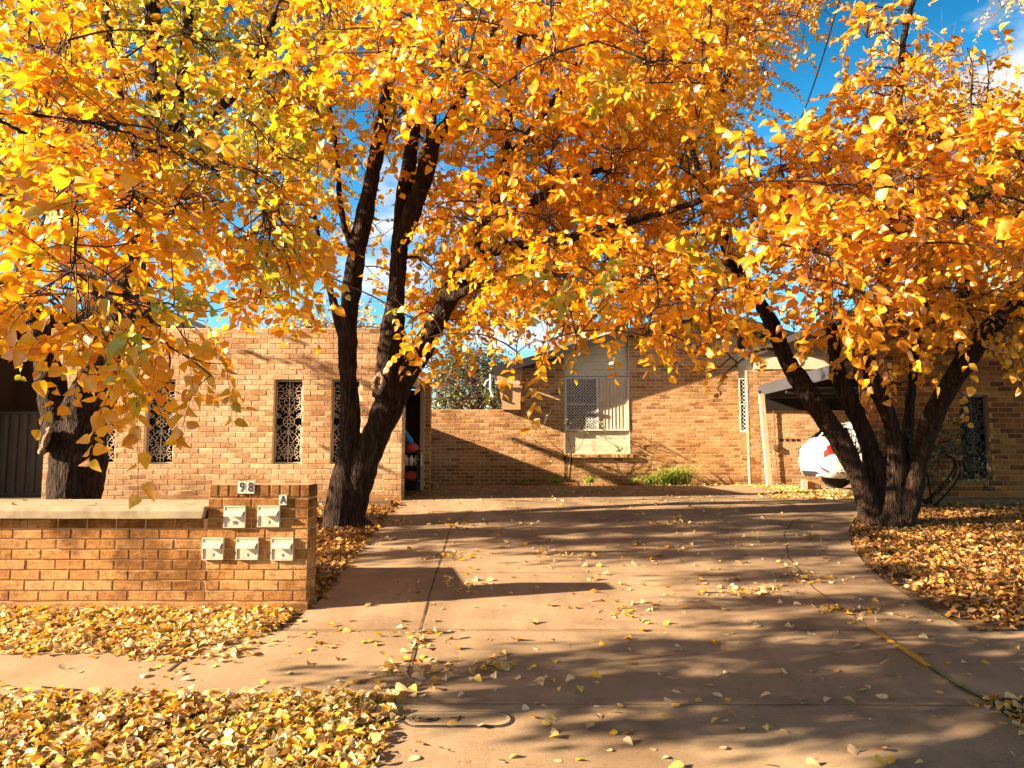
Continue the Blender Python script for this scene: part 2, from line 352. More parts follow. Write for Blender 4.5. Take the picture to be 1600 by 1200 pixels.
PY0, PY1 = 4.47, 5.66
dl = [(G(570, 1199)[0]-.25, 2.2)] + [G(586, 1199), G(606, 1130), G(624, 1072)]; dl[-1] = (dl[-1][0], PY0)
dr = [(2.72, 2.2), (2.72, 3.8)] + PX([(1620, 1165), (1545, 1097)]); dr[-1] = (dr[-1][0], PY0)
drv_left_low, drv_right_low = dl, dr
sheet('driveway_apron', dl, dr, .010, M['concrete'], 'concrete driveway crossing between the road and the footpath')
sheet('footpath', [(-30, PY0), (-30, PY1)], [(30, PY0), (30, PY1)], .008, M['path'], 'concrete footpath crossing in front of the low wall')
UL = [(-1.66, PY1), (-1.66, 6.22), (-1.62, 6.5)] + PX([(520, 915), (545, 880), (575, 843), (600, 812), (622, 792)]) + [(-1.80, 11.9), (-1.80, 18.45)]
UR = [(3.36, PY1)] + PX([(1490, 979), (1440, 948), (1380, 908), (1348, 878), (1330, 852), (1326, 830), (1334, 812), (1350, 798)]) 
UR[1] = (3.40, PY1+.02); UR = UR + [(6.2, 12.0), (11, 12.5), (11, 18.45)]
UR = sorted(UR, key=lambda p: p[1])
sheet('driveway', UL, UR, .010, M['concrete'], 'wide concrete driveway rising to the court between the units', nx=2)
def strip_line(name, pts, w, lift, mat, label, kind='structure', wob=0, cat=None):
    dense = []
    for a, c in zip(pts, pts[1:]):
        n = max(2, int(math.dist(a, c)/.1))
        for i in range(n): dense.append((a[0]+(c[0]-a[0])*i/n, a[1]+(c[1]-a[1])*i/n))
    dense.append(pts[-1]); vs = []
    for i, p in enumerate(dense):
        q = dense[min(i+1, len(dense)-1)]; o = dense[max(i-1, 0)]
        dx, dy = q[0]-o[0], q[1]-o[1]; L = math.hypot(dx, dy) or 1
        ww = w*(1+random.uniform(-wob, wob)); j = random.uniform(-wob, wob)*w*.4
        for sg in (-1, 1):
            x = p[0]-dy/L*(sg*ww/2+j); y = p[1]+dx/L*(sg*ww/2+j); vs.append((x, y, gz(y)+lift))
    b = MB(); b.add(vs, [(2*i, 2*i+1, 2*i+3, 2*i+2) for i in range(len(dense)-1)])
    return tag(b.build(name, mat), label, cat, kind=kind)
JL = 'thin dark joint line in the concrete driveway'
strip_line('concrete_joint', PX([(738, 800), (705, 822), (688, 875), (670, 935), (652, 1000), (635, 1062)]), .011, .0145, M['joint'], JL, wob=.5)
strip_line('concrete_joint', PX([(1290, 797), (1240, 815), (1225, 835), (1232, 872), (1272, 922), (1355, 980)]), .009, .0145, M['joint'], JL, wob=.5)
strip_line('concrete_joint', PX([(1445, 1041), (1500, 1078), (1540, 1098)]), .02, .0145, M['joint'], JL, wob=.5)
strip_line('concrete_joint', [(-1.66, PY1+.02), (3.4, PY1+.02)], .005, .0147, M['joint'], JL, wob=.5)
strip_line('concrete_joint', [(-.65, PY0-.09), (2.72, PY0-.11)], .005, .0147, M['joint'], JL, wob=.5)
strip_line('concrete_joint', [(-1.35, 7.4), (3.3, 7.35)], .006, .0147, M['joint'], JL, wob=.5)
strip_line('concrete_joint', [(-1.55, 9.0), (4.0, 8.95)], .006, .0147, M['joint'], JL, wob=.5)
strip_line('concrete_joint', PX([(700, 850), (1230, 850)]), .006, .0149, M['joint'], JL, wob=.5)
strip_line('concrete_joint', PX([(345, 985), (262, 1052)]), .014, .0125, M['joint'], JL, wob=.5)
strip_line('concrete_joint', PX([(-180, 985), (-350, 1052)]), .014, .0125, M['joint'], JL, wob=.5)
tag(strip_line('yellow_line', PX([(1357, 982), (1385, 1000), (1415, 1020), (1452, 1046)]), .055, .019, M['yellow_paint'], 'worn yellow painted line along the right driveway joint', wob=.35, cat='painted line'), kind='thing')

# beds
sheet('grass_strip', [(-30, 2.2), (-30, PY0)], drv_left_low, .002, M['grass_soil'], 'nature strip of thin grass on the left of the driveway')
sheet('leaf_bed', [(-30, PY1), (-30, 6.2)], [(-1.66, PY1), (-1.66, 6.2)], .004, M['soil'], 'narrow strip of soil between footpath and low wall')
sheet('garden_bed', [(-30, 6.45), (-30, 12.1)], [(p[0], p[1]) for p in UL[2:-1]], .002, M['soil'], 'garden bed behind the low wall')
sheet('garden_bed', UR[1:-2]+[(6.2, 12.0)] if False else [p for p in UR if p[1] < 12.1], [(30, PY1), (30, 12.0)], .002, M['soil'], 'garden bed around the right tree')
sheet('grass_strip', drv_right_low, [(30, 2.2), (30, PY0)], .002, M['grass_soil'], 'nature strip on the right of the driveway')

# ---------------------------------------------------------------- bricks
BW, BH, JT = .230, .076, .010
class Wall:
    """a brick wall panel: mortar core with reveals plus single chamfered bricks standing proud of it"""
    def __init__(s): s.b = MB()
    def core(s, P, u, n, L, z0, z1, th, holes=(), bot=True):
        P = np.array(P, float); u = np.array(u, float); n = np.array(n, float)
        us = sorted({0, L, *[h[0] for h in holes], *[h[1] for h in holes]}); zs = sorted({z0, z1, *[h[2] for h in holes], *[h[3] for h in holes]})
        def solid(i, j):
            if i < 0 or j < 0 or i >= len(us)-1 or j >= len(zs)-1: return False
            uc = (us[i]+us[i+1])/2; zc = (zs[j]+zs[j+1])/2
            return not any(h[0] < uc < h[1] and h[2] < zc < h[3] for h in holes)
        Z = np.array([0, 0, 1.])
        def q(*pts): s.b.add([P+u*a+n*d+Z*z for a, d, z in pts], [(0, 1, 2, 3)], 1)
        for i in range(len(us)-1):
            for j in range(len(zs)-1):
                if not solid(i, j): continue
                a, c, e, f = us[i], us[i+1], zs[j], zs[j+1]
                q((a, 0, e), (c, 0, e), (c, 0, f), (a, 0, f)); q((c, -th, e), (a, -th, e), (a, -th, f), (c, -th, f))
                if not solid(i-1, j): q((a, -th, e), (a, 0, e), (a, 0, f), (a, -th, f))
                if not solid(i+1, j): q((c, 0, e), (c, -th, e), (c, -th, f), (c, 0, f))
                if not solid(i, j+1): q((a, 0, f), (c, 0, f), (c, -th, f), (a, -th, f))
                if not solid(i, j-1): q((a, -th, e), (c, -th, e), (c, 0, e), (a, 0, e))
    def one(s, P, u, n, u0, u1, z0, z1, pr, cham=.004, tilt=True):
        Z = np.array([0, 0, 1.]); k = pr+random.uniform(-.0022, .0022)
        t1, t2 = (random.uniform(-.0015, .0015), random.uniform(-.0015, .0015)) if tilt else (0, 0)
        vs = []
        for (ins, d) in ((0, -.004), (0, k-cham), (cham, k)):
            for a, z, sg in ((u0+ins, z0+ins, -1), (u1-ins, z0+ins, 1), (u1-ins, z1-ins, 1), (u0+ins, z1-ins, -1)):
                dd = d+(t1*sg+t2*(1 if z > (z0+z1)/2 else -1) if d > 0 else 0)
                vs.append(P+u*a+n*dd+Z*z)
        fs = [(8, 9, 10, 11)]
        for r_ in (0, 4):
            for i in range(4): fs.append((r_+i, r_+(i+1) % 4, r_+4+(i+1) % 4, r_+4+i))
        s.b.add(vs, fs, 0)
    def bricks(s, P, u, n, L, z0, z1, holes=(), pr=.007, phase=0, off=0, jit=.003):
        P = np.array(P, float); u = np.array(u, float); n = np.array(n, float)
        nrow = int(round((z1-z0)/(BH+JT))); ch = (z1-z0)/nrow
        for r_ in range(nrow):
            za = z0+r_*ch+JT/2; zb = za+ch-JT; zc = (za+zb)/2
            segs = [(0-off, L+off)]
            for h in holes:
                if h[2]-.03 < zc < h[3]+.03:
                    ns = []
                    for a, c in segs:
                        if h[1] <= a or h[0] >= c: ns.append((a, c))
                        else:
                            if h[0] > a: ns.append((a, h[0]))
                            if h[1] < c: ns.append((h[1], c))
                    segs = ns
            st = -((r_+phase) % 2)*(BW+JT)/2
            for a, c in segs:
                x = st-(BW+JT)
                while x < c:
                    p, q = max(x, a), min(x+BW, c)
                    if q-p > .035:
                        dz = random.uniform(-.0015, .0015)
                        s.one(P, u, n, p+(random.uniform(0, jit) if p > a else 0), q-(random.uniform(0, jit) if q < c else 0), za+dz, zb+dz, pr)
                    x += BW+JT
    def build(s, name, mats, parent): return s.b.build(name, mats, parent)
ux, uy, nf, nb_, nr, nl = (1, 0, 0), (0, 1, 0), (0, -1, 0), (0, 1, 0), (1, 0, 0), (-1, 0, 0)

# ---------------------------------------------------------------- low letterbox wall
LW = 6.2
wx0 = -9.0; wp = at(322, 900, LW)[0]; wx1 = at(480, 900, LW)[0]
letter = empty('letterbox_wall', (wp, LW, 0), 'low orange brick letterbox wall with raised pier beside the driveway', 'wall')
w = Wall()
ztop_low = .735; zp = .908
w.core((wx0, LW, 0), ux, nf, wp-wx0, -.12, ztop_low, .23)
w.bricks((wx0, LW, 0), ux, nf, wp-wx0-.0, .075, ztop_low, pr=.009, off=0, phase=1)
w.core((wp, LW, 0), ux, nf, wx1-wp, -.12, zp+.105, .23)
rowsz = .075; 
w.bricks((wp, LW, 0), ux, nf, wx1-wp, .075, .075+.0825*10, pr=.009, off=0, phase=0)
w.bricks((wx1, LW, 0), uy, nr, .23, .075, .075+.0825*10, pr=.009, off=.004, phase=1)
x = wp+.004
while x < wx1+.004:                                   # soldier course along the top of the pier
    w.one(np.array((0, LW, 0.)), np.array(ux, float), np.array(nf, float), x, min(x+.072, wx1+.006), zp+.002, zp+.104, .012, .007); x += .084
for k in range(3): w.one(np.array((wx1, LW, 0.)), np.array(uy, float), np.array(nr, float), .002+k*.078, .072+k*.078, zp+.002, zp+.104, .012, .007)
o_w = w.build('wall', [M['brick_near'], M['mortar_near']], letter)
b = MB(); b.bbox(wx0, wx1+.02, LW-.025, LW+.25, -.10, .066, .006)
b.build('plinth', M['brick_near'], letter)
# deep concrete slab over the low part of the wall
b = MB(); n = 40; xs = np.linspace(wx0, wp-.012, n)
sx1 = at(309, 790, LW-.07)[0]
def slabprof(x, e=0):
    return [(x, LW-.07, .742), (x, LW-.075, .80), (x, LW-.066, .832), (x, LW-.04, .838), (x, LW+.95, .838), (x, LW+.96, .742)]
xs = list(np.linspace(wx0, wp-.03, 30)); vs = []
for i, x in enumerate(xs):
    for p in slabprof(x): vs.append((p[0]+(0.018 if (i == 29 and p[2] > .79) else 0), p[1]+random.uniform(-.002, .002), p[2]+random.uniform(-.0015, .0015)))
fs = [(i*6+k, (i+1)*6+k, (i+1)*6+(k+1) % 6, i*6+(k+1) % 6) for i in range(29) for k in range(6)]+[tuple(range(6)), tuple(29*6+k for k in range(5, -1, -1))]
b.add(vs, fs); b.build('concrete_slab', M['slab'], letter)
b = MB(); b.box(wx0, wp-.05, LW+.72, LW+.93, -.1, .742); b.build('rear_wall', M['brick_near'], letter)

def text_mesh(txt, size, depth=.0015):
    c = bpy.data.curves.new('txt', 'FONT'); c.body = txt; c.size = size; c.extrude = depth; c.align_x = 'CENTER'; c.align_y = 'CENTER'
    o = bpy.data.objects.new('txt', c); COL.objects.link(o)
    dg = bpy.context.evaluated_depsgraph_get(); me = bpy.data.meshes.new_from_object(o.evaluated_get(dg))
    bpy.data.objects.remove(o); return me
def put_text(name, txt, size, loc, mat, parent=None, sx=1, label=None):
    me = text_mesh(txt, size); me.materials.clear(); me.materials.append(mat)
    o = bpy.data.objects.new(name, me); COL.objects.link(o); o.rotation_euler = (math.pi/2, 0, 0); o.scale = (sx, 1, 1)
    o.location = loc
    if parent: o.parent = parent; o.location = Vector(loc)-parent.location
    if label: o['label'] = label
    return o
def number_tile(ch, px0, px1, py0, py1, label):
    p = at((px0+px1)/2, (py0+py1)/2, LW-.022); wdt = (px1-px0)/F*6.2; h = (py1-py0)/F*6.2
    t = empty('number_tile', tuple(p), label, 'number tile', 'number tiles on the letterbox pier')
    b = MB(); b.bbox(p[0]-wdt/2, p[0]+wdt/2, p[1]-.003, p[1]+.012, p[2]-h/2, p[2]+h/2, .001); b.build('plaque', M['tile_white'], t)
    put_text('numeral', ch, h*1.12, (p[0], p[1]-.005, p[2]), M['ink'], t, sx=.8)
number_tile('9', 372, 384.3, 752.5, 771, 'white tile with black 9 on the soldier course, left of the 8')
number_tile('8', 385.6, 397.5, 752.5, 771, 'white tile with black 8 on the soldier course, right of the 9')
number_tile('A', 436.5, 448, 773.5, 789, 'white tile with black letter A above the upper right letterbox')

def letterbox(px0, px1, py0, py1, txt, label, tsz=.035):
    y = LW-.010; a = at(px0, py1, y); c = at(px1, py0, y); x0, x1, z0, z1 = a[0], c[0], a[2], c[2]; W = x1-x0; H = z1-z0
    t = empty('letterbox', ((x0+x1)/2, LW, z0), label, 'letterbox', 'metal letterboxes set in the brick pier')
    b = MB(); d = .024
    # frame ring and door panel
    fw = .010
    b.bbox(x0, x0+fw, y-d, y+.03, z0, z1, .002); b.bbox(x1-fw, x1, y-d, y+.03, z0, z1, .002)
    b.bbox(x0+fw, x1-fw, y-d, y+.03, z1-fw, z1, .002); b.bbox(x0+fw, x1-fw, y-d, y+.03, z0, z0+fw*.7, .002)
    b.build('frame', M['box'], t)
    b = MB(); b.bbox(x0+fw+.001, x1-fw-.001, y-d+.006, y+.02, z0+fw*.7+.001, z0+H*.60, .002); b.build('door', M['box'], t)
    b = MB(); b.box(x0+fw+.001, x1-fw-.001, y-.004, y+.02, z0+H*.60+.001, z1-fw-.001); b.build('slot', M['box_dark'], t)
    b = MB(); b.bbox(x0+fw+.001, x1-fw-.002, y-d+.004, y-.006, z0+H*.80, z1-fw-.001, .001); b.build('slot_plate', M['box'], t)
    # flap sloping outwards, wedge with cheeks
    xa, xb = x0+fw*.6, x1-fw*1.4; zt = z0+H*.80; zb = z0+H*.53
    yb = y-d; yf = y-d-.030
    b = MB()
    b.add([(xa, yb+.004, zt), (xb+.004, yb+.004, zt), (xb-.004, yf, zb+.012), (xa+.002, yf, zb+.012), (xa, yb+.004, zt-.006), (xb+.004, yb+.004, zt-.006), (xb-.004, yf, zb), (xa+.002, yf, zb)],
          [(0, 3, 2, 1), (3, 7, 6, 2), (4, 5, 6, 7), (0, 4, 7, 3), (1, 2, 6, 5), (0, 1, 5, 4)])
    b.build('flap', M['box'], t)
    put_text('numeral', txt, tsz, ((x0+x1)/2+.004, y-d+.0045, z0+H*.23), M['faded_ink'], t)
letterbox(350.5, 385, 790.5, 824.5, '98', 'cream letterbox marked 98, upper left of the five', .042)
letterbox(403, 438.5, 790, 823.5, '1', 'cream letterbox marked 1, upper right under the letter A', .04)
letterbox(316.5, 351, 840, 874.5, '2', 'cream letterbox marked 2, lower left of the row of three')
letterbox(369.5, 405, 840, 874.5, '3', 'cream letterbox marked 3, middle of the lower row of three')
letterbox(424, 459.5, 840, 875.5, '4', 'cream letterbox marked 4, lower right at the pier edge')

# ---------------------------------------------------------------- lace screen for narrow windows
SW, SH = .46, 1.38
def lace_mesh():
    b = MB(); r = .0055; D = 0
    def pl(pts, rr=r):
        for sg in (1, -1):
            b.tube([(sg*x, D, z) for x, z in pts], rr, 4)
    def circ(cx, cz, rad, rr=r, n=20, a0=0, a1=2*math.pi):
        pl([(cx+rad*math.cos(a0+(a1-a0)*i/n), cz+rad*math.sin(a0+(a1-a0)*i/n)) for i in range(n+1)], rr)
    b.tube([(.095*math.cos(t), D, .095*math.sin(t)) for t in np.linspace(0, 2*math.pi, 28)], .007, 5)
    b.tube([(.03*math.cos(t), D, .03*math.sin(t)) for t in np.linspace(0, 2*math.pi, 14)], .007, 5)
    for k in range(8):
        t = math.pi*k/4+math.pi/8; b.tube([(.03*math.cos(t), D, .03*math.sin(t)), (.092*math.cos(t), D, .092*math.sin(t))], .008, 4)
    def vine(pts, rr, depth, rnd):
        pl(pts, rr)
        if depth == 0: return
        for i in range(1, len(pts)-1, 1):
            (x0, z0), (x1, z1) = pts[i-1], pts[i]; a = math.atan2(z1-z0, x1-x0)
            for sg in (1, -1):
                if rnd.random() < .25: continue
                L = rnd.uniform(.03, .062); aa = a+sg*rnd.uniform(.6, 1.1); q = [(x1, z1)]
                for k in range(4):
                    aa += sg*.32; q.append((q[-1][0]+L/4*math.cos(aa), q[-1][1]+L/4*math.sin(aa)))
                q = [(min(max(x, .004), SW/2-.012), z) for x, z in q]
                pl(q, rr*.85)
                pl([(q[-1][0]-.007, q[-1][1]), (q[-1][0]+.007, q[-1][1])], rr*1.35)
    rnd = random.Random(3)
    for s in (1, -1):
        P = lambda L: [(x, s*z) for x, z in L]
        vine(P([(0.01, .12), (.05, .17), (.10, .20), (.15, .25), (.18, .31), (.17, .38), (.13, .43), (.10, .48), (.11, .54), (.15, .59), (.18, .63)]), r, 1, rnd)
        vine(P([(.19, .06), (.20, .13), (.21, .20), (.20, .30), (.205, .40), (.20, .50), (.205, .60)]), r, 1, rnd)
        vine(P([(0.005, .14), (.03, .22), (.06, .27), (.09, .32), (.08, .38), (.04, .42), (.015, .47), (.03, .53), (.06, .58), (.05, .64)]), r, 1, rnd)
        vine(P([(.11, .05), (.15, .09), (.19, .12)]), r, 1, rnd)
        b.tube([(0, D, s*.10), (0, D, s*.66)], .007, 4)
        for zz in (.2, .3, .4, .5, .6): b.tube([(-.018, D, s*zz), (0, D, s*(zz+.02)), (.018, D, s*zz), (0, D, s*(zz-.02)), (-.018, D, s*zz)], .006, 4)
        pl([(SW/2-.01, -s*.0), (SW/2-.01, s*.67)], .006)
        pl([(0, s*.675), (SW/2-.01, s*.675)], .007)
    me_o = b.build('lace_proto', M['iron_white']); me = me_o.data; bpy.data.objects.remove(me_o); return me
LACE = lace_mesh()
def lace_window(parent, X, Y, z0, z1, wdt=.46, mat=None, label=None):
    """narrow window set back in the brick: dark pane, thin frame, cast lace screen"""
    f = MB(); yb = Y+.10
    for (a, c, e, g) in ((X, X+.018, z0, z1), (X+wdt-.018, X+wdt, z0, z1), (X+.018, X+wdt-.018, z0, z0+.03), (X+.018, X+wdt-.018, z1-.02, z1)):
        f.box(a, c, yb-.015, yb+.03, e, g)
    fo = f.build('window', M['frame_grey'], parent)
    if label: fo['label'] = label
    p = MB(); p.box(X+.019, X+wdt-.019, yb+.02, yb+.028, z0+.031, z1-.021); po = p.build('pane', M['glass']); po.parent = fo
    s = bpy.data.objects.new('lace_screen', LACE); COL.objects.link(s); s.parent = fo
    s.location = (X+wdt/2, yb-.022, (z0+z1)/2); s.scale = (wdt/SW*.97, 1, (z1-z0)/SH*.98)
    return fo

# ---------------------------------------------------------------- front left unit
FY = 12.2; gl = .55
X0 = at(66, 760, FY)[0]; X1 = -1.80; ztop = at(300, 513, FY)[2]
unit = empty('brick_unit', (X0, FY, gl), 'flat fronted tan brick unit with lace screened narrow windows and side carport', 'building')
w = Wall(); holes = []
zw0, zw1 = at(450, 725.5, FY)[2], at(450, 592.5, FY)[2]
for px0, px1 in ((136, 181), (227, 272), (427, 471.5), (517, 561)):
    a = (px0-800)/F*FY; c = (px1-800)/F*FY; a -= X0; c -= X0
    holes.append((a, c, zw0, zw1))
L = X1-X0
w.core((X0, FY, 0), ux, nf, L, gl-.2, ztop, .23, holes)
w.bricks((X0, FY, 0), ux, nf, L, gl-.03, ztop, holes, pr=.008, off=.004)
w.core((X1, FY+.231, 0), uy, nr, .12, gl-.2, ztop, .23)
w.bricks((X1, FY, 0), uy, nr, .35, gl-.03, ztop, pr=.007, phase=1, off=.004)
w.bricks((X0, FY, 0), uy, nl, .7, gl-.03, ztop-.31, pr=.007, phase=1)
# left side wall
w.core((X0, FY+.232, 0), uy, nl, 3.4, gl-.2, ztop-.3, .2)
w.build('wall', [M['brick_front'], M['mortar_front']], unit)
for h in holes: lace_window(unit, X0+h[0], FY, h[2], h[3], h[1]-h[0])
# plinth
b = MB(); b.bbox(at(205, 770, FY)[0], X1+.02, FY-.05, FY-.002, gl-.2, gl+.055, .006); b.build('plinth', M['brick_front'], unit)
# carport structure behind the screen wall: inner wall, back pier, roof deck, fascia, downpipe
w = Wall()
py_ = 16.0
w.core((-1.98, py_, 0), ux, nf, .22, gl-.1, 2.98, .23); w.bricks((-1.98, py_, 0), ux, nf, .22, gl-.02, 2.98, pr=.007)
w.core((-1.76, py_, 0), uy, nr, .23, gl-.1, 2.98, .001); w.bricks((-1.76, py_, 0), uy, nr, .23, gl-.02, 2.98, pr=.007, phase=1)
w.build('pier', [M['brick_rear'], M['mortar_rear']], unit)
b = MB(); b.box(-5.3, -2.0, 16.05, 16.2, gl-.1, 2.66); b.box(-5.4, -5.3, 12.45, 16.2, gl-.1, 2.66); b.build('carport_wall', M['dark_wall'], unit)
b = MB(); b.box(X0+.25, -1.99, 12.44, 16.3, 2.70, 2.84); b.build('carport_roof', M['fascia_dark'], unit)
b = MB(); b.box(-1.985, -1.93, 12.44, 15.98, 2.60, 2.86); b.build('fascia', M['fascia_steel'], unit)
b = MB(); b.box(-1.95, -1.87, 15.86, 15.94, gl-.02, 2.60); b.build('downpipe', M['cream_trim'], unit)
b = MB(); b.tube([(-1.90, 15.9, gl+.62), (-2.0, 15.82, gl+.62), (-2.15, 15.8, gl+.58)], .018, 6); b.tube([(-1.93, 15.84, gl+.5), (-1.93, 15.84, gl+.75)], .03, 8); b.build('tap_pipe', M['white_paint'], unit)
# roof of the house part behind the parapet (gable slope seen to the left)
b = MB(); a = at(205, 462, 14.2); c = at(338, 515, 14.2)
def slab_roof(b, p0, p1, y0, y1, th, mi=0):
    vs = [(p0[0], y0, p0[1]), (p1[0], y0, p1[1]), (p1[0], y1, p1[1]), (p0[0], y1, p0[1])]
    vs += [(x, y, z-th) for x, y, z in vs]
    b.add(vs, [(0, 1, 2, 3), (7, 6, 5, 4), (0, 4, 5, 1), (1, 5, 6, 2), (2, 6, 7, 3), (3, 7, 4, 0)], mi)
slab_roof(b, (a[0]-1.2, a[2]+.53), (c[0]+.6, c[2]-.26), 14.2, 16.6, .10); b.build('roof', M['fascia_dark'], unit)
b = MB(); b.add([(a[0]-1.1, 14.5, 2.6), (c[0]+.3, 14.5, 2.6), (c[0]+.3, 14.5, c[2]-.26), (a[0]-1.1, 14.5, a[2]+.38), (a[0]-1.1, 14.6, 2.6), (c[0]+.3, 14.6, 2.6), (c[0]+.3, 14.6, c[2]-.26), (a[0]-1.1, 14.6, a[2]+.38)],
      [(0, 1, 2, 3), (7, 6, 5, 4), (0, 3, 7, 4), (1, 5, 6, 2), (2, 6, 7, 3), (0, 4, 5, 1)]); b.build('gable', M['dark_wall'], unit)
# rear wing whose wall shades the court
wing = empty('brick_unit', (-5.0, 16.6, gl), 'low rear wing of the left unit behind its carport', 'building')
b = MB(); b.box(-10.5, -5.0, 16.7, 18.3, gl-.1, 2.9); b.build('wall', M['brick_rear'], wing)
b = MB(); b.box(-10.7, -4.9, 16.62, 18.4, 2.9, 3.0); b.build('roof', M['fascia_dark'], wing)

# things stored in the left carport
t = empty('stored_umbrella', (-2.05, 14.6, gl), 'furled blue umbrella leaning in the left carport above the bags', 'umbrella')
b = MB(); b.tube([(-2.27, 14.45, 1.98), (-2.17, 14.5, 1.82), (-2.0, 14.6, 1.54), (-1.93, 14.65, 1.42)], [.02, .045, .075, .03], 9); b.build('canopy', M['blue'], t, smooth=True)
b = MB(); b.tube([(-2.3, 14.44, 2.03), (-1.91, 14.66, 1.38)], .009, 6); b.build('shaft', M['cable'], t)
def lumpy(name, c, r3, mat, seed, parent=None, n=14):
    rr = random.Random(seed); vs = []; fs = []
    for i in range(n+1):
        th = math.pi*i/n
        for k in range(n):
            ph = 2*math.pi*k/n; q = 1+rr.uniform(-.09, .09)
            vs.append((c[0]+r3[0]*q*math.sin(th)*math.cos(ph), c[1]+r3[1]*q*math.sin(th)*math.sin(ph), c[2]+r3[2]*q*math.copysign(abs(math.cos(th))**.7, math.cos(th))))
    for i in range(n):
        for k in range(n): fs.append((i*n+k, i*n+(k+1) % n, (i+1)*n+(k+1) % n, (i+1)*n+k))
    b = MB(); b.add(vs, fs); return b.build(name, mat, parent, smooth=True)
t = empty('shelf_rack', (-2.0, 14.7, gl), 'dark shelving rack with pale bottles in the left carport', 'rack')
b = MB()
for (x, y) in ((-2.25, 14.5), (-1.85, 14.5), (-2.25, 14.9), (-1.85, 14.9)): b.box(x, x+.03, y, y+.03, gl, 1.36)
for z in (.75, 1.03, 1.30): b.box(-2.25, -1.82, 14.5, 14.93, z, z+.02)
b.build('frame', M['fascia_dark'], t)
for (x, y, z, m, r_) in ((-1.96, 14.55, 1.06, 'cream_board', .045), (-1.87, 14.6, 1.06, 'white_paint', .035), (-2.06, 14.55, 1.06, 'blind', .05)):
    b = MB(); b.tube([(x, y, z), (x, y, z+.14), (x, y, z+.17), (x, y, z+.2)], [r_, r_, r_*.5, r_*.45], 10); tag(b.build('bottle', M[m], smooth=True), {'cream_board': 'cream bottle in the middle of the carport rack shelf', 'white_paint': 'white bottle nearest the driveway on the carport rack shelf', 'blind': 'tan bottle leftmost on the carport rack shelf'}[m], 'bottle', 'bottles on the carport rack')
tag(lumpy('bag', (-1.98, 14.62, 1.40), (.15, .14, .1), M['redcloth'], 4), 'red cloth bag on top of the carport rack', 'bag')
tag(lumpy('bag', (-1.98, 14.62, .86), (.14, .12, .09), M['redcloth'], 5), 'small red bag on the lowest shelf of the carport rack', 'bag')

# sleeper edging and step near the unit
b = MB(); b.bbox(at(492, 790, 11.5)[0], at(612, 790, 11.5)[0], 11.45, 11.6, gz(11.5)-.1, gz(11.5)+.10, .008)
tag(b.build('sleeper_edging', M['timber']), 'weathered timber sleeper edging below the tan brick unit', 'edging')

# ---------------------------------------------------------------- neighbour: dark building and steel fence at far left
nbg = empty('neighbour_house', (-14, 14, gl), 'dark shaded neighbouring building beyond the steel fence', 'building')
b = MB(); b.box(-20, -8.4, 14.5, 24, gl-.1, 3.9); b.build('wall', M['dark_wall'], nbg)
b = MB(); b.box(-20, -9.6, 12.75, 14.48, gl-.1, 4.6); b.build('unseen_shade_block', M['dark_wall'], nbg)  # added block out of view that keeps the fence and wall shaded
b = MB(); slab_roof(b, (-20.5, 4.0), (-8.0, 4.0), 14.0, 24.5, .14); b.build('roof', M['fascia_dark'], nbg)
fe = empty('steel_fence', (-12, 13.4, gl), 'dark ribbed steel fence left of the tan brick unit', 'fence')
b = MB(); x = -9.55
while x < X0+.02:
    b.add([(x, 13.4, gl-.05), (x+.05, 13.38, gl-.05), (x+.12, 13.38, gl-.05), (x+.17, 13.4, gl-.05), (x, 13.4, gl+1.45), (x+.05, 13.38, gl+1.45), (x+.12, 13.38, gl+1.45), (x+.17, 13.4, gl+1.45)], [(0, 1, 5, 4), (1, 2, 6, 5), (2, 3, 7, 6)]); x += .17
b.build('panel', M['fence'], fe)
b = MB(); b.box(-9.55, X0+.02, 13.36, 13.43, gl+1.45, gl+1.49); b.build('rail', M['fence'], fe); b = MB(); b.box(-9.55, X0+.02, 13.365, 13.42, gl-.02, gl+.03); b.build('rail', M['fence'], fe)

# ---------------------------------------------------------------- rear boundary wall
RY = 18.6; hx0 = at(815, 700, RY)[0]; hx1 = at(1178, 700, RY)[0]; gr = .53
ztb = at(750, 640, RY)[2]
bw = empty('boundary_wall', (-2, RY, gr), 'brick boundary wall half in shade between the two units', 'wall')
w = Wall(); w.core((-5.0, RY, 0), ux, nf, hx0+5.0, gr-.1, ztb, .23); w.bricks((-5.0, RY, 0), ux, nf, hx0+5.0, gr-.02, ztb, pr=.006, jit=.002)
w.build('wall', [M['brick_rear'], M['mortar_rear']], bw)

# ---------------------------------------------------------------- rear house
house = empty('brick_house', (3, RY, gr), 'single storey brown brick house with low gable roof and cream window bay', 'building')
def z_at(py): return at(800, py, RY)[2]
peak = (at(1090, 490, RY)[0], at(1090, 487, RY)[2]); eav = (at(771, 580, RY)[0], at(771, 580, RY)[2])
sl = (peak[1]-eav[1])/(peak[0]-eav[0]); rx = peak[0]+(peak[0]-eav[0])
hR = 9.0
# window bay recess
wx_0, wx_1 = at(881, 650, RY)[0], at(984.5, 650, RY)[0]; bz0, bz1 = z_at(709), z_at(560)
n0, n1 = at(1155.5, 650, RY)[0], at(1178, 650, RY)[0]
w = Wall(); wallh = z_at(560)
hs = [(wx_0-hx0, wx_1-hx0, bz0, 9), (n0-hx0, n1+.02-hx0, z_at(712), 9)]
Lh = hR-hx0
def eave_z(x): return peak[1]-sl*abs(x-peak[0])-.14
w2 = Wall()
zt = eave_z(peak[0])
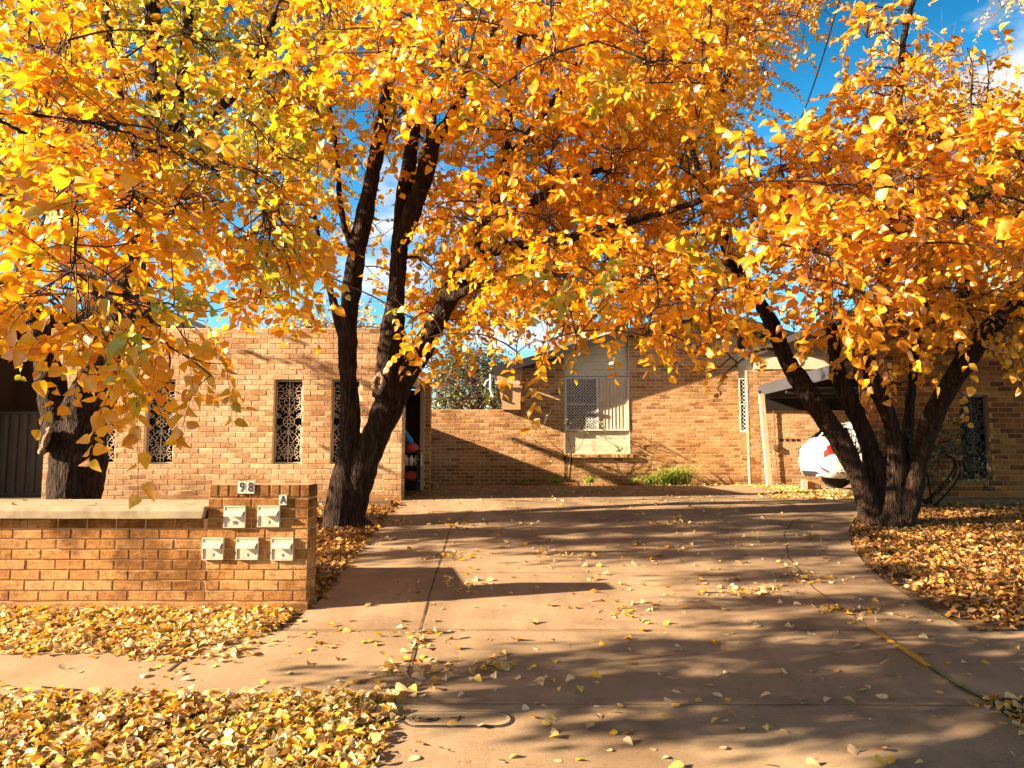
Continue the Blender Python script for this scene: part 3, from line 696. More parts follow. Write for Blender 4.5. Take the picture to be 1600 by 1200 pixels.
# clip bricks to gable: build rows, trimming each course to the slope
P = np.array((hx0, RY, 0.)); nrow = int((zt-gr)/(BH+JT)); ch = BH+JT
for r_ in range(nrow):
    za = gr-.02+r_*ch; zc = za+ch
    # x-range where slope allows
    half = (peak[1]-.14-zc)/sl
    a = max(0, peak[0]-half-hx0); c = min(Lh, peak[0]+half-hx0)
    if c-a < .1: continue
    segs = [(a, c)]
    for h in hs:
        if h[2]-.03 < (za+zc)/2 < h[3]:
            ns = []
            for p, q in segs:
                if h[1] <= p or h[0] >= q: ns.append((p, q))
                else:
                    if h[0] > p: ns.append((p, h[0]))
                    if h[1] < q: ns.append((h[1], q))
            segs = ns
    for p, q in segs:
        x = -(r_ % 2)*(BW+JT)/2-(BW+JT)
        while x < q:
            s_, e_ = max(x, p), min(x+BW, q)
            if e_-s_ > .035: w2.one(P, np.array(ux, float), np.array(nf, float), s_, e_, za+JT/2, zc-JT/2, .006)
            x += BW+JT
        # mortar strip behind this course
        w2.b.box(hx0+p, hx0+q, RY, RY+.22, za, zc, 1)
w2.build('wall', [M['brick_rear'], M['mortar_rear']], house)
b = MB(); b.box(hx0-.0, hx0+.2, RY+.225, RY+9, gr-.1, eav[1]-.12); b.build('side_wall', M['brick_rear'], house)
# roof planes
b = MB(); slab_roof(b, eav, peak, RY-.55, RY+10, .10); slab_roof(b, peak, (rx, eav[1]), RY-.55, RY+10, .10); b.build('roof', M['tile'], house)
b = MB(); e = .012
for p, q in ((eav, peak), (peak, (rx, eav[1]))):
    vs = [(p[0], RY-.58, p[1]+.03), (q[0], RY-.58, q[1]+.03), (q[0], RY-.553, q[1]+.03), (p[0], RY-.553, p[1]+.03), (p[0], RY-.58, p[1]-.17), (q[0], RY-.58, q[1]-.17), (q[0], RY-.553, q[1]-.17), (p[0], RY-.553, p[1]-.17)]
    b.add(vs, [(0, 1, 2, 3), (7, 6, 5, 4), (0, 4, 5, 1), (1, 5, 6, 2), (2, 6, 7, 3), (3, 7, 4, 0)])
b.build('fascia', M['fascia_dark'], house)
# boxed eave end: timber side panel and cream frame, gutter on the left side
b = MB(); q4 = [at(776, 588, RY-.40), at(817, 573, RY-.40), at(812, 640, RY-.40), at(786, 640, RY-.40)]
b.add([tuple(p) for p in q4]+[(p[0], p[1]+.03, p[2]) for p in q4]+[(q4[0][0], RY+3, q4[0][2]), (q4[3][0], RY+3, q4[3][2])], [(0, 3, 2, 1), (4, 5, 6, 7), (0, 1, 5, 4), (1, 2, 6, 5), (2, 3, 7, 6), (4, 7, 9, 8)])
b.build('eave_panel', M['soffit'], house)
b = MB(); xa = eav[0]+.02
b.tube([(eav[0]-.06, RY-.5, eav[1]-.13), (eav[0]-.06, RY-.5, eav[1]-.50), (eav[0]+.0, RY-.48, eav[1]-.66), (eav[0]+.10, RY-.48, eav[1]-.70)], .028, 8); b.tube([(eav[0]-.06, RY-.5, eav[1]-.24), (eav[0]-.16, RY-.5, eav[1]-.30), (eav[0]-.21, RY-.5, eav[1]-.42)], .02, 8)
b.build('downpipe', M['white_paint'], house, smooth=True)
b = MB(); b.box(hx0-.10, hx0-.04, RY-.06, RY-.015, z_at(640), z_at(601)); b.build('bracket', M['cream_trim'], house); b = MB(); b.box(eav[0]+.05, hx0-.04, RY-.56+.03, RY-.50, z_at(603), z_at(598)); b.build('bracket', M['cream_trim'], house)
# window bay
by = RY+.05
b = MB(); zz = bz0; bh = (z_at(673.3)-bz0)/3
while zz < bz1+.6:
    b = MB(); b.bbox(wx_0, wx_1, by, by+.03, zz, zz+bh-.004, .004); b.build('weatherboard', M['cream_board'], house); zz += bh
    if abs(zz-z_at(674)) < .09: zz = z_at(588)
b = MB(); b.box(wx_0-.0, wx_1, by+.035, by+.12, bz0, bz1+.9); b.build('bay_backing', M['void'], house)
b = MB(); b.box(wx_0, wx_0+.03, by-.06, by-.002, bz0, bz1+.7); b.build('bay_trim', M['cream_trim'], house); b = MB(); b.box(wx_1-.03, wx_1, by-.06, by-.002, bz0, bz1+.7); b.build('bay_trim', M['cream_trim'], house)
wz0, wz1 = z_at(673), z_at(589.5); wm = at(934, 650, RY)[0]
f = MB(); t_ = .035; yy = by-.055
for (a, c, e, g) in ((wx_0+.031, wx_1-.031, wz1-t_, wz1), (wx_0+.031, wx_1-.031, wz0, wz0+t_), (wx_0+.031, wx_0+.031+t_, wz0+t_, wz1-t_), (wx_1-.031-t_, wx_1-.031, wz0+t_, wz1-t_), (wm-.03, wm+.02, wz0+t_, wz1-t_), (wx_0+.031+t_, wm-.03, z_at(631.5)-.012, z_at(631.5)+.012)):
    f.box(a, c, yy-.02, yy+.05, e, g)
win = f.build('window', M['white_frame'], house)
p = MB(); p.box(wx_0+.07, wx_1-.07, yy+.035, yy+.041, wz0+t_, wz1-t_); po = p.build('pane', mat_glass('clear_dark_glass')); po.parent = win
# security mesh: diamond lattice
def lattice(x0, x1, z0, z1, y, sp, r_):
    b = MB(); W, H = x1-x0, z1-z0
    n = int((W+H)/sp)+1
    for k in range(-n, n+1):
        for sg in (1, -1):
            pts = []
            # line: z = sg*x + k*sp
            for x in (0, W):
                z = sg*x+k*sp
                if 0 <= z <= H: pts.append((x, z))
            for z in (0, H):
                x = (z-k*sp)*sg
                if 0 < x < W: pts.append((x, z))
            if len(pts) >= 2:
                pts = sorted(pts); a, c = pts[0], pts[-1]
                if math.dist(a, c) > .01: b.tube([(x0+a[0], y+(.002*sg), z0+a[1]), (x0+c[0], y+.002*sg, z0+c[1])], r_, 4, caps=False)
    return b
lb = lattice(wx_0+.067, wm-.031, wz0+t_, wz1-t_, yy-.004, .075, .008); lo = lb.build('security_mesh', M['white_frame']); lo.parent = win
b = MB(); x = wm+.022; xe = wx_1-.07
ns = 8; sw_ = (xe-x)/ns
for k in range(ns):
    a0 = x+k*sw_; pts = [(a0+sw_*1.05*i/6, yy+.028-.018*math.sin(math.pi*i/6)-.006*i/6) for i in range(7)]
    vs = [(p[0], p[1], z) for z in (wz0+t_, wz1-t_) for p in pts]; b.add(vs, [(i, i+1, 8+i, 7+i) for i in range(6)])
bl = b.build('vertical_blind', M['blind'], smooth=True); bl.parent = win
w3 = Wall()      # sloping brick sill
x = wx_0-.02
while x < wx_1+.02: w3.b.bbox(x, x+.1, RY-.10, RY-.01, bz0-.10, bz0-.008, .006); x += .108
w3.b.build('sill', [M['brick_rear'], M['mortar_rear']], house)
# narrow window on the right
b = MB(); b.box(n0, n1, by, by+.03, z_at(711), z_at(675)); b.build('weatherboard', M['cream_board'], house); b = MB(); b.box(n0, n1, by, by+.03, z_at(590), z_at(545)); b.build('weatherboard', M['cream_board'], house)
f = MB(); nz0, nz1 = z_at(674), z_at(591)
for (a, c, e, g) in ((n0, n1, nz1-.03, nz1), (n0, n1, nz0, nz0+.03), (n0, n0+.03, nz0+.03, nz1-.03), (n0+.03, n1, z_at(632)-.012, z_at(632)+.012)): f.box(a, c, by-.06, by+.01, e, g)
win2 = f.build('window', M['white_frame'], house); win2['label'] = 'narrow window with diamond mesh beside the brick pier'
p = MB(); p.box(n0+.03, n1, by-.02, by-.012, nz0+.03, nz1-.03); po = p.build('pane', M['glass']); po.parent = win2
lb = lattice(n0+.03, n1, nz0+.03, nz1-.03, by-.04, .10, .007); lo = lb.build('security_mesh', M['white_frame']); lo.parent = win2
w3 = MB(); w3.bbox(n0-.01, n1+.02, RY-.10, RY-.01, z_at(711)-.10, z_at(711)-.006, .006); w3.build('sill', M['brick_rear'], house)
b = MB(); b.box(n1+.03, 8.2, RY-.03, RY-.009, z_at(577), z_at(557)); b.build('cladding', M['cream_board'], house); b = MB(); b.box(n1+.03, 8.2, RY-.03, RY-.009, z_at(556), z_at(536)); b.build('cladding', M['cream_board'], house)

# ---------------------------------------------------------------- right unit with carport
ru = empty('brick_unit', (6.2, FY, gl), 'red brown brick unit on the right with lace window and open carport', 'building')
w = Wall(); rx0 = at(1392, 700, FY)[0]; rL = 14-rx0
a, c = (1500-800)/F*FY-rx0, (1546-800)/F*FY-rx0
hz0, hz1 = at(1520, 751, FY)[2], at(1520, 617, FY)[2]
rtop = 3.75
w.core((rx0, FY, 0), ux, nf, rL, gl-.15, rtop, .23, [(a, c, hz0, hz1)])
w.bricks((rx0, FY, 0), ux, nf, rL, gl-.05, rtop, [(a, c, hz0, hz1)], pr=.006)
w.core((rx0, FY+.231, 0), uy, nl, .8, gl-.15, rtop, .2); w.bricks((rx0, FY, 0), uy, nl, 1.0, gl-.05, rtop, pr=.006, phase=1)
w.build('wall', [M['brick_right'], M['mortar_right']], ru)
wn = lace_window(ru, rx0+a, FY, hz0, hz1, c-a)
for ch_ in wn.children:
    if ch_.name.startswith('lace'): ch_.material_slots[0].link = 'OBJECT'; ch_.material_slots[0].material = mat_plain('shaded_lace_iron', (.14, .11, .09), .6)  # same lace iron, with the shade on this window put into its colour
b = MB(); slab_roof(b, (rx0-.3, 3.78), (14.4, 3.78), FY-.5, 18, .14); b.build('roof', M['fascia_dark'], ru)
# carport back wall & pier (brick) and cream blade posts
cy = 18.3; cx0 = at(1170, 700, cy)[0]; cx1 = at(1188, 700, cy)[0]
w = Wall(); cx0 = at(1172, 700, 17.75)[0]; cx1 = at(1188, 700, 17.75)[0]
w.core((cx0, 17.75, 0), ux, nf, cx1-cx0, gl-.1, at(1180, 579, 17.75)[2], .06); w.bricks((cx0, 17.75, 0), ux, nf, cx1-cx0, gl-.03, at(1180, 579, 17.75)[2], pr=.006)
w.build('pier', [M['brick_rear'], M['mortar_rear']], ru)
b = MB(); b.bbox(cx0-.05, cx0-.008, 17.74, 17.80, gl-.02, at(1180, 579, 17.75)[2], .004)
b.build('pier_trim', M['cream_trim'], ru)
cx1 = at(1183, 700, cy)[0]
w = Wall(); w.core((cx1, cy, 0), ux, nf, 12-cx1, gl-.1, 2.75, .2); w.bricks((cx1, cy, 0), ux, nf, 12-cx1, gl-.03, 2.75, pr=.005)
w.build('carport_wall', [M['brick_front'], M['mortar_front']], ru)
pA = at(1188.5, 603, 17.3); pB = at(1290, 571, 14.0)
zc_ = 2.88; ex = 5.82
b = MB(); b.box(ex, ex+.05, 13.6, 17.35, zc_-.22, zc_+.02); b.box(ex+.05, 12, 13.6, 13.65, zc_-.22, zc_+.02); b.build('fascia', M['fascia_steel'], ru)
b = MB(); b.box(ex+.052, 12, 13.652, 18.25, zc_-.10, zc_-.02); b.build('carport_roof', M['fascia_steel'], ru)
b = MB()
for yb_ in (14.6, 15.9, 17.2): b.box(ex+.055, 12, yb_, yb_+.07, zc_-.30, zc_-.102)
b.build('beam', M['fascia_dark'], ru)
b = MB(); xp = at(1192, 700, 17.2)[0]
b.add([(xp-.07, 17.1, zc_-.22), (xp+.04, 17.1, zc_-.22), (xp+.16, 17.1, gl), (xp+.05, 17.1, gl), (xp-.07, 17.2, zc_-.22), (xp+.04, 17.2, zc_-.22), (xp+.16, 17.2, gl), (xp+.05, 17.2, gl)],
      [(0, 3, 2, 1), (4, 5, 6, 7), (0, 4, 7, 3), (1, 2, 6, 5), (0, 1, 5, 4), (3, 7, 6, 2)]); b.build('post', M['cream_trim'], ru)
b = MB(); b.box(ex+.06, 12, cy-.06, cy-.013, 2.36, 2.76); b.build('shade_band', M['void'], ru)  # near-black strip added to stand for the shade under the carport roof
b = MB(); cxx = at(1209, 700, cy)[0]; b.tube([(cxx, cy-.04, 2.6), (cxx+.02, cy-.04, 1.3), (cxx+.06, cy-.04, gl)], .014, 6); b.box(cxx-.04, cxx+.06, cy-.08, cy-.015, 1.38, 1.50); b.build('conduit', M['timber'], ru)
w = Wall()
b = MB(); 
for k, q in enumerate((1220, 1229, 1238, 1246)): X = at(q, 687, cy)[0]; b = MB(); b.box(X-.03, X+.05, cy-.012, cy-.0065, 1.60, 1.66); b.build('vent_brick', M['void'], ru)
# long step/kerb below the wall
b = MB(); b.bbox(5.75, 14, 11.55, 11.75, gz(11.6)-.15, gz(11.6)+.10, .012); tag(b.build('sleeper_edging', M['timber']), 'dark timber edging behind the right tree below the red brown wall', 'edging')

# ---------------------------------------------------------------- white car in the carport (faces right, rear towards the drive)
def interp(tab, x):
    xs = [r_[0] for r_ in tab]
    return [float(np.interp(x, xs, [r_[i] for r_ in tab])) for i in range(1, len(tab[0]))]
# x, zbottom, zbelt, zroof, halfwidth low, halfwidth belt, halfwidth roof
CT = [(0.0, .40, .62, .66, .62, .64, .60), (.03, .34, .78, .84, .74, .76, .66), (.10, .28, .94, 1.00, .82, .82, .68), (.20, .26, .98, 1.10, .86, .84, .66), (.34, .26, 1.0, 1.28, .88, .85, .62), (.52, .26, 1.0, 1.42, .89, .86, .60),
      (.85, .25, .99, 1.49, .90, .87, .60), (1.6, .25, .97, 1.52, .90, .88, .62), (2.4, .25, .95, 1.47, .90, .88, .60), (3.0, .25, .93, 1.20, .90, .87, .64), (3.3, .25, .92, 1.0, .89, .85, .66), (3.9, .27, .86, .92, .86, .80, .60), (4.2, .32, .74, .80, .74, .70, .55), (4.3, .40, .6, .64, .6, .6, .5)]
def car_sec(x, s):
    zb, zl, zr, wl, wb, wr = interp(CT, x)
    pts = [(0, zb), (wl*.85, zb), (wl, zb+.12), (wl+.01, (zb+zl)/2+.05), (wb, zl), ((wb+wr)/2, (zl+zr)/2), (wr, zr-.03), (wr*.7, zr), (0, zr+.015)]
    t = s*(len(pts)-1); i = min(int(t), len(pts)-2); f = t-i
    y = pts[i][0]*(1-f)+pts[i+1][0]*f; z = pts[i][1]*(1-f)+pts[i+1][1]*f; return y, z*.93+.02
car_loc = Vector((6.22, 14.85+.86, gr+.01))
car = empty('parked_car', tuple(car_loc), 'white hatchback parked in the right carport, rear end showing behind the tree stem', 'car')
CR = Matrix.Rotation(R(-3), 4, 'Z')
def car_patch(x0, x1, s0, s1, side, nx, ns_, off=0.0, mb=None, mi=0):
    mb = mb or MB(); vs = []
    for i in range(nx+1):
        x = x0+(x1-x0)*i/nx
        for k in range(ns_+1):
            y, z = car_sec(x, s0+(s1-s0)*k/ns_)
            vs.append((x-off*(1 if x < 1.0 else 0)*.5, side*(y+off), z+off*.4))
    w_ = ns_+1; fs = []
    for i in range(nx):
        for k in range(ns_):
            q = (i*w_+k, (i+1)*w_+k, (i+1)*w_+k+1, i*w_+k+1); fs.append(q if side < 0 else q[::-1])
    mb.add([tuple(CR @ Vector(v)+car_loc) for v in vs], fs, mi); return mb
b = MB(); 
for sd in (-1, 1): car_patch(0, 4.3, 0, 1, sd, 60, 24, mb=b)
rg = [car_sec(0, k/24) for k in range(25)]; ring_ = [(0, -y, z) for y, z in rg]+[(0, y, z) for y, z in rg[::-1]][1:-1]
b.add([tuple(CR @ Vector(p)+car_loc) for p in ring_], [tuple(range(len(ring_)))])
b.build('body', M['car'], car, smooth=True)
def cbox(x0, x1, y0, y1, z0, z1, bev, name, mat):
    b = MB(); b.bbox(x0, x1, y0, y1, z0, z1, bev, mat=Matrix.Translation(car_loc) @ CR); return b.build(name, mat, car)
b = MB(); car_patch(.24, .56, .56, .98, -1, 4, 6, .008, mb=b); car_patch(.24, .56, .56, .98, 1, 4, 6, .008, mb=b); b.build('rear_window', M['glass'], car, smooth=True)
for sd in (-1, 1): car_patch(.75, 2.75, .52, .72, sd, 12, 4, .005).build('side_window', M['glass'], car, smooth=True)
for sd in (-1, 1):
    b = car_patch(.04, .30, .42, .53, sd, 8, 5, .012); b.build('tail_light', M['red_lens'], car, smooth=True)
    b = car_patch(.01, .10, .22, .26, sd, 3, 2, .010); b.build('reflector', M['red_lens'], car, smooth=True)
cbox(-.030, .02, -.20, .20, .60, .71, .004, 'number_plate', M['plate'])
cbox(-.024, .03, -.23, .23, .57, .74, .004, 'plate_recess', M['car_low']); cbox(-.004, .06, -.60, .60, .46, .475, .001, 'bumper_seam', M['fascia_dark'])
b = MB()
for sd in (-1, 1): car_patch(.0, .16, .0, .10, sd, 4, 3, .008, mb=b)
b.build('diffuser', M['tyre'], car, smooth=True)
b = MB()
for p, q in ((-.5, -.5),): b.tube([tuple(CR @ Vector((-.03, p, .30))+car_loc), tuple(CR @ Vector((.2, p, .32))+car_loc)], .035, 12)
b.build('exhaust', M['rim'], car, smooth=True)
for x in (.85, 3.45):
    for sd in (-1, 1):
        b = MB(); c0 = CR @ Vector((x, sd*.70, .31))+car_loc; c1 = CR @ Vector((x, sd*.915, .31))+car_loc
        d = c1-c0; b.tube([c0, c0+d*.08, c0+d*.92, c1], [.27, .31, .31, .27], 28)
        wh = b.build('wheel', M['tyre'], car, smooth=False)
        b = MB(); b.tube([c0+d*.95, c0+d*1.03], .19, 20); rm = b.build('rim', M['rim']); rm.parent = wh
# cardboard box and small post beside the car
t = empty('cardboard_box', (6.25, 14.4, gl), 'brown cardboard box with white label under the car bumper', 'box')
bx0, bx1 = at(1262, 760, 15.4)[0], at(1283, 760, 15.4)[0]
b = MB(); b.bbox(bx0, bx1, 15.4, 15.65, gl-.01, gl+.19, .004); b.build('carton', M['cardboard'], t)
b = MB(); b.box(bx1-.12, bx1-.03, 15.395, 15.399, gl+.04, gl+.11); b.build('paper_label', M['white_paint'], t)
b = MB(); X = at(1257, 760, 15.3)[0]; b.bbox(X-.04, X+.05, 15.3, 15.38, gl-.01, gl+.22, .005); tag(b.build('marker_post', M['cream_trim']), 'short cream post beside the cardboard box', 'post')

# ---------------------------------------------------------------- access cover in the driveway
p0 = G(700, 1127); ac = empty('access_cover', (p0[0], p0[1], gz(p0[1])), 'long round ended access cover set in the driveway', 'access cover')
a = G(632, 1128); c = G(798, 1128); cyc = (a[1]+c[1])/2; hw = abs(G(700, 1118)[1]-G(700, 1139)[1])/2; xa, xb = a[0]+hw, c[0]-hw
def stadium(h, n=14):
    pts = [(xb+h*math.cos(t), cyc+h*math.sin(t)) for t in np.linspace(-math.pi/2, math.pi/2, n)]+[(xa+h*math.cos(t), cyc+h*math.sin(t)) for t in np.linspace(math.pi/2, 3*math.pi/2, n)]
    return pts
def ringmesh(h0, h1, lift):
    A, B_ = stadium(h0), stadium(h1); n = len(A); b = MB()
    b.add([(x, y, gz(y)+lift) for x, y in A]+[(x, y, gz(y)+lift) for x, y in B_], [(i, (i+1) % n, n+(i+1) % n, n+i) for i in range(n)]); return b
ringmesh(hw+.012, hw-.0, .0150).build('gap', M['joint'], ac)
ringmesh(hw-.002, hw-.022, .0185).build('rim', M['slab'], ac)
A = stadium(hw-.020); b = MB(); b.add([(x, y, gz(y)+.0165) for x, y in A], [tuple(range(len(A)))]); b.build('lid', M['rust_plate'], ac)
b = MB()
for rr in (.055, .03): b.tube([(xa+.03+rr*1.3*math.cos(t), cyc+rr*math.sin(t)*.8, gz(cyc)+.018) for t in np.linspace(0, 2*math.pi, 20)], .004, 4)
b.tube([(xa-.02, cyc, gz(cyc)+.018), (xa+.09, cyc, gz(cyc)+.018)], .004, 4); xm = (xa+xb)/2
b.tube([(xm-.04, cyc+.01, gz(cyc)+.018), (xm+.04, cyc+.01, gz(cyc)+.018)], .004, 4); b.tube([(xm, cyc-.03, gz(cyc)+.018), (xm+.01, cyc+.04, gz(cyc)+.019)], .004, 4)
b.build('cast_marks', M['joint'], ac)

# ---------------------------------------------------------------- foliage machinery
def leaf_template(rows):
    ts = np.linspace(0, 1, rows+1)
    prof = lambda t: .39*np.sin(math.pi*np.clip(t, 0, 1)**.72)**.85*(1-.25*t)
    mid = [(0, t*1.0, -.10*t*t) for t in ts]
    L = []; Rr = []
    for t in ts[1:-1]:
        w_ = float(prof(t)); L.append((-w_, t-.03, .10*w_/.33-.10*t*t)); Rr.append((w_, t-.03, .10*w_/.33-.10*t*t))
    V = mid+L+Rr; m = rows+1; k = rows-1; q = []; tr = []
    tr += [(0, m+0, 1)][:0]
    # left
    tr.append((0, 1, m)); tr.append((0, m+k, 1))
    for i in range(k-1):
        q.append((i+1, i+2, m+i+1, m+i)); q.append((i+1, m+k+i, m+k+i+1, i+2))
    tr.append((k, rows, m+k-1)); tr.append((k, m+2*k-1, rows))
    return np.array(V), np.array(q).reshape(-1, 4), np.array(tr)
def leaf_geo(P, D, Nn, S, rows=4, curl=(.4, 2.8), asp=(.85, 1.15)):
    T, q, tr = leaf_template(rows); n = len(P); m = len(T)
    D = D/np.linalg.norm(D, axis=1, keepdims=True); X = np.cross(D, Nn); X /= (np.linalg.norm(X, axis=1, keepdims=True)+1e-9); Z = np.cross(X, D)
    c = rng.uniform(*curl, n)*rng.choice([1, 1, 1, -.5], n); a = rng.uniform(*asp, n)
    tw = rng.uniform(-.8, .8, n)
    tx = T[None, :, 0]*a[:, None]; ty = np.repeat(T[None, :, 1], n, 0); tz = T[None, :, 2]*c[:, None]+tw[:, None]*T[None, :, 0]*T[None, :, 1]
    V = P[:, None, :]+S[:, None, None]*(tx[..., None]*X[:, None, :]+ty[..., None]*D[:, None, :]+tz[..., None]*Z[:, None, :])
    off = (np.arange(n)*m)[:, None, None]
    return V.reshape(-1, 3), (q[None]+off).reshape(-1, 4), (tr[None]+off).reshape(-1, 3)
def tube_batch(P, Rd, sides=3):
    n, k, _ = P.shape
    d = np.gradient(P, axis=1); d /= (np.linalg.norm(d, axis=2, keepdims=True)+1e-9)
    ref = np.where(np.abs(d[..., 2:3]) < .9, np.array([0, 0, 1.]), np.array([1., 0, 0])); a = np.cross(d, ref); a /= (np.linalg.norm(a, axis=2, keepdims=True)+1e-9); b = np.cross(d, a)
    t = 2*np.pi*np.arange(sides)/sides
    V = P[:, :, None, :]+Rd[:, :, None, None]*(np.cos(t)[None, None, :, None]*a[:, :, None, :]+np.sin(t)[None, None, :, None]*b[:, :, None, :])
    V = V.reshape(-1, 3); i = np.arange(k-1)[:, None]; j = np.arange(sides)[None]
    f = np.stack([i*sides+j, i*sides+(j+1) % sides, (i+1)*sides+(j+1) % sides, (i+1)*sides+j], -1).reshape(-1, 4)
    Fq = (f[None]+(np.arange(n)*k*sides)[:, None, None]).reshape(-1, 4)
    return V, Fq
def unit_v(v): return v/(np.linalg.norm(v, axis=-1, keepdims=True)+1e-9)

def mask_points(rows_, x0, D0, D1, leaf, nleaf, mult=1.0, y0=-50, cell=50, dfun=None, tau=1.0):
    """spray positions in space: cells give how leafy the crown is along that sight line, depth is spread through the crown"""
    out = []
    for r_, line in enumerate(rows_):
        for c_, chx in enumerate(line):
            if chx in '. ': continue
            dens = int(chx)/9.0; px = x0+(c_+.5)*cell; py = y0+(r_+.5)*cell
            d0, d1 = (D0, D1) if dfun is None else dfun(px, py)
            dm = (d0+d1)/2; lp = leaf*F/dm; area = .36*lp*lp*.55
            need = tau*(-math.log(1-min(.93, dens**1.15*.96)))*cell*cell/area*mult
            n = rng.poisson(need/nleaf)
            for _ in range(n):
                out.append(at(px+rng.uniform(-.62, .62)*cell, py+rng.uniform(-.62, .62)*cell, rng.uniform(d0, d1)))
    return np.array(out).reshape(-1, 3)
def resample(pts, step=.12):
    out = []
    P = np.array([p[:3] for p in pts]); Rr = np.array([p[3] for p in pts])
    # Catmull-Rom
    n = len(P)
    for i in range(n-1):
        p0, p1, p2, p3 = P[max(i-1, 0)], P[i], P[i+1], P[min(i+2, n-1)]; L = np.linalg.norm(p2-p1); k = max(1, int(L/step))
        for j in range(k):
            t = j/k; q = .5*((2*p1)+(-p0+p2)*t+(2*p0-5*p1+4*p2-p3)*t*t+(-p0+3*p1-3*p2+p3)*t**3)
            out.append((*q, Rr[i]*(1-t)+Rr[i+1]*t))
    out.append((*P[-1], Rr[-1])); return out
def make_tree(name, base, limbs, sprays, leaf, nleaf, leafmat, label, cat='tree', rows=4, spl=.42, group=None, voxel=.02, attach_all=True, drop=.35, twigmat=None, bare=0, crown_r=.8, trunkmat=None, twig_r=1.0, upn=.35, lift=.10):
    root = empty(name, base, label, cat, group); net = []
    b = MB(); big = [];
    for L in limbs:
        rs = resample(L)
        for p in rs: net.append(p)
        # irregular radius for an old trunk
        ph = random.uniform(0, 9); pts = [p[:3] for p in rs]; rad = [p[3]*(1+.07*math.sin(ph+i*.9)+.04*math.sin(ph*2+i*2.3)) for i, p in enumerate(rs)]
        b.tube(pts, rad, 14)
    tk = b.build('trunk', trunkmat or M['bark'], root, smooth=True)
    if voxel:
        md = tk.modifiers.new('fuse', 'REMESH'); md.mode = 'VOXEL'; md.voxel_size = voxel; md.use_smooth_shade = True
        sm = tk.modifiers.new('soften', 'SMOOTH'); sm.iterations = 3
        tx = bpy.data.textures.new('lumps', 'CLOUDS'); tx.noise_scale = .10; tx.noise_depth = 3
        dm = tk.modifiers.new('lumps', 'DISPLACE'); dm.texture = tx; dm.strength = .028; dm.mid_level = .5; dm.texture_coords = 'GLOBAL'
    net = np.array(net); NP = net[:, :3].copy(); NR = net[:, 3].copy()
    S = sprays+np.array([0, 0, lift]); n = len(S)
    # group sprays in space
    cell = crown_r; key = np.floor(S/cell+rng.uniform(0, 1, 3)).astype(int); _, inv = np.unique(key, axis=0, return_inverse=True); inv = inv.ravel()
    cents = np.array([S[inv == g].mean(0) for g in range(inv.max()+1)])
    dist = np.array([np.min(np.linalg.norm(NP-c, axis=1)) for c in cents]); order = np.argsort(dist)
    BP, BR = [], []; SP, SR = [], []; outd = np.zeros((n, 3))
    for g in order:
        c = cents[g]; dd = np.linalg.norm(NP-c, axis=1)+ (NP[:, 2] > c[2]+.3)*.25
        j = int(np.argmin(dd)); a = NP[j]; ar = min(NR[j]*.6, .030); ln = np.linalg.norm(c-a)
        t = np.linspace(0, 1, 7)[:, None]; bow = np.array([rng.uniform(-.08, .08), rng.uniform(-.08, .08), rng.uniform(.02, .16)])*ln
        P = a+(c-a)*t+bow*np.sin(np.pi*t)*1.0+np.cumsum(rng.normal(0, .018*ln, (7, 3)), 0)*t*(1-t)*2
        rr = np.linspace(max(ar, .010), .0055, 7)*twig_r; BP.append(P); BR.append(rr)
        NP = np.vstack([NP, P[1:]]); NR = np.concatenate([NR, rr[1:]])
        ids = np.where(inv == g)[0]
        for i in ids:
            m = P[rng.integers(3, 7)]; e = S[i]; t5 = np.linspace(0, 1, 5)[:, None]
            q = m+(e-m)*t5+rng.normal(0, .04, 3)*np.sin(np.pi*t5); SP.append(q); SR.append(np.linspace(.0055, .003, 5)*twig_r)
            outd[i] = e-m
    U = unit_v(unit_v(outd)*.7+rng.normal(0, .5, (n, 3))+np.array([0, 0, -.12])); Ls = rng.uniform(.7, 1.25, n)*spl
    k = 5; t = np.linspace(0, 1, k)[None, :, None]
    TP = S[:, None, :]+U[:, None, :]*Ls[:, None, None]*t+np.array([0, 0, -1])*(Ls[:, None, None]*drop*t*t)
    TR = np.repeat(np.linspace(.003, .0012, k)[None], n, 0)*twig_r
    # leaves
    keep = rng.random(n) > bare; idx = np.where(keep)[0]
    tl = (np.arange(nleaf)+.5)/nleaf
    tt = np.clip(tl[None, :, None]+rng.uniform(-.05, .05, (len(idx), nleaf, 1)), .05, 1)
    LP = S[idx][:, None, :]+U[idx][:, None, :]*Ls[idx][:, None, None]*tt+np.array([0, 0, -1])*(Ls[idx][:, None, None]*drop*tt*tt)
    side = np.cross(U[idx], np.array([0, 0, 1.])); side = unit_v(side)
    alt = np.where(np.arange(nleaf) % 2 == 0, 1, -1)[None, :, None]
    LD = U[idx][:, None, :]*.55+side[:, None, :]*alt*.75+np.array([0, 0, -.42])+rng.normal(0, .34, LP.shape)
    LN = np.array([0, 0, upn])+rng.normal(0, .55, LP.shape)+side[:, None, :]*alt*-.25
    LP = LP.reshape(-1, 3); LD = unit_v(LD.reshape(-1, 3)); LN = LN.reshape(-1, 3)
    LP = LP+LD*.012
    SZ = leaf*rng.uniform(.6, 1.2, len(LP))
    V, q, tr = leaf_geo(LP, LD, LN, SZ, rows)
    np_mesh('crown', V, q, leafmat, root, tr)
    parts = [tube_batch(np.array(BP), np.array(BR), 6), tube_batch(np.array(SP), np.array(SR), 4), tube_batch(TP, TR, 3)]
    Vs, Fs, o = [], [], 0
    for v, f in parts: Vs.append(v); Fs.append(f+o); o += len(v)
    np_mesh('branches', np.vstack(Vs), np.vstack(Fs), twigmat or M['twig'], root)
    return root, len(LP)
def limb(*pts):   # (px, py, depth, radius px)
    return [(*at(p[0], p[1], p[2]), p[3]*p[2]/F) for p in pts]

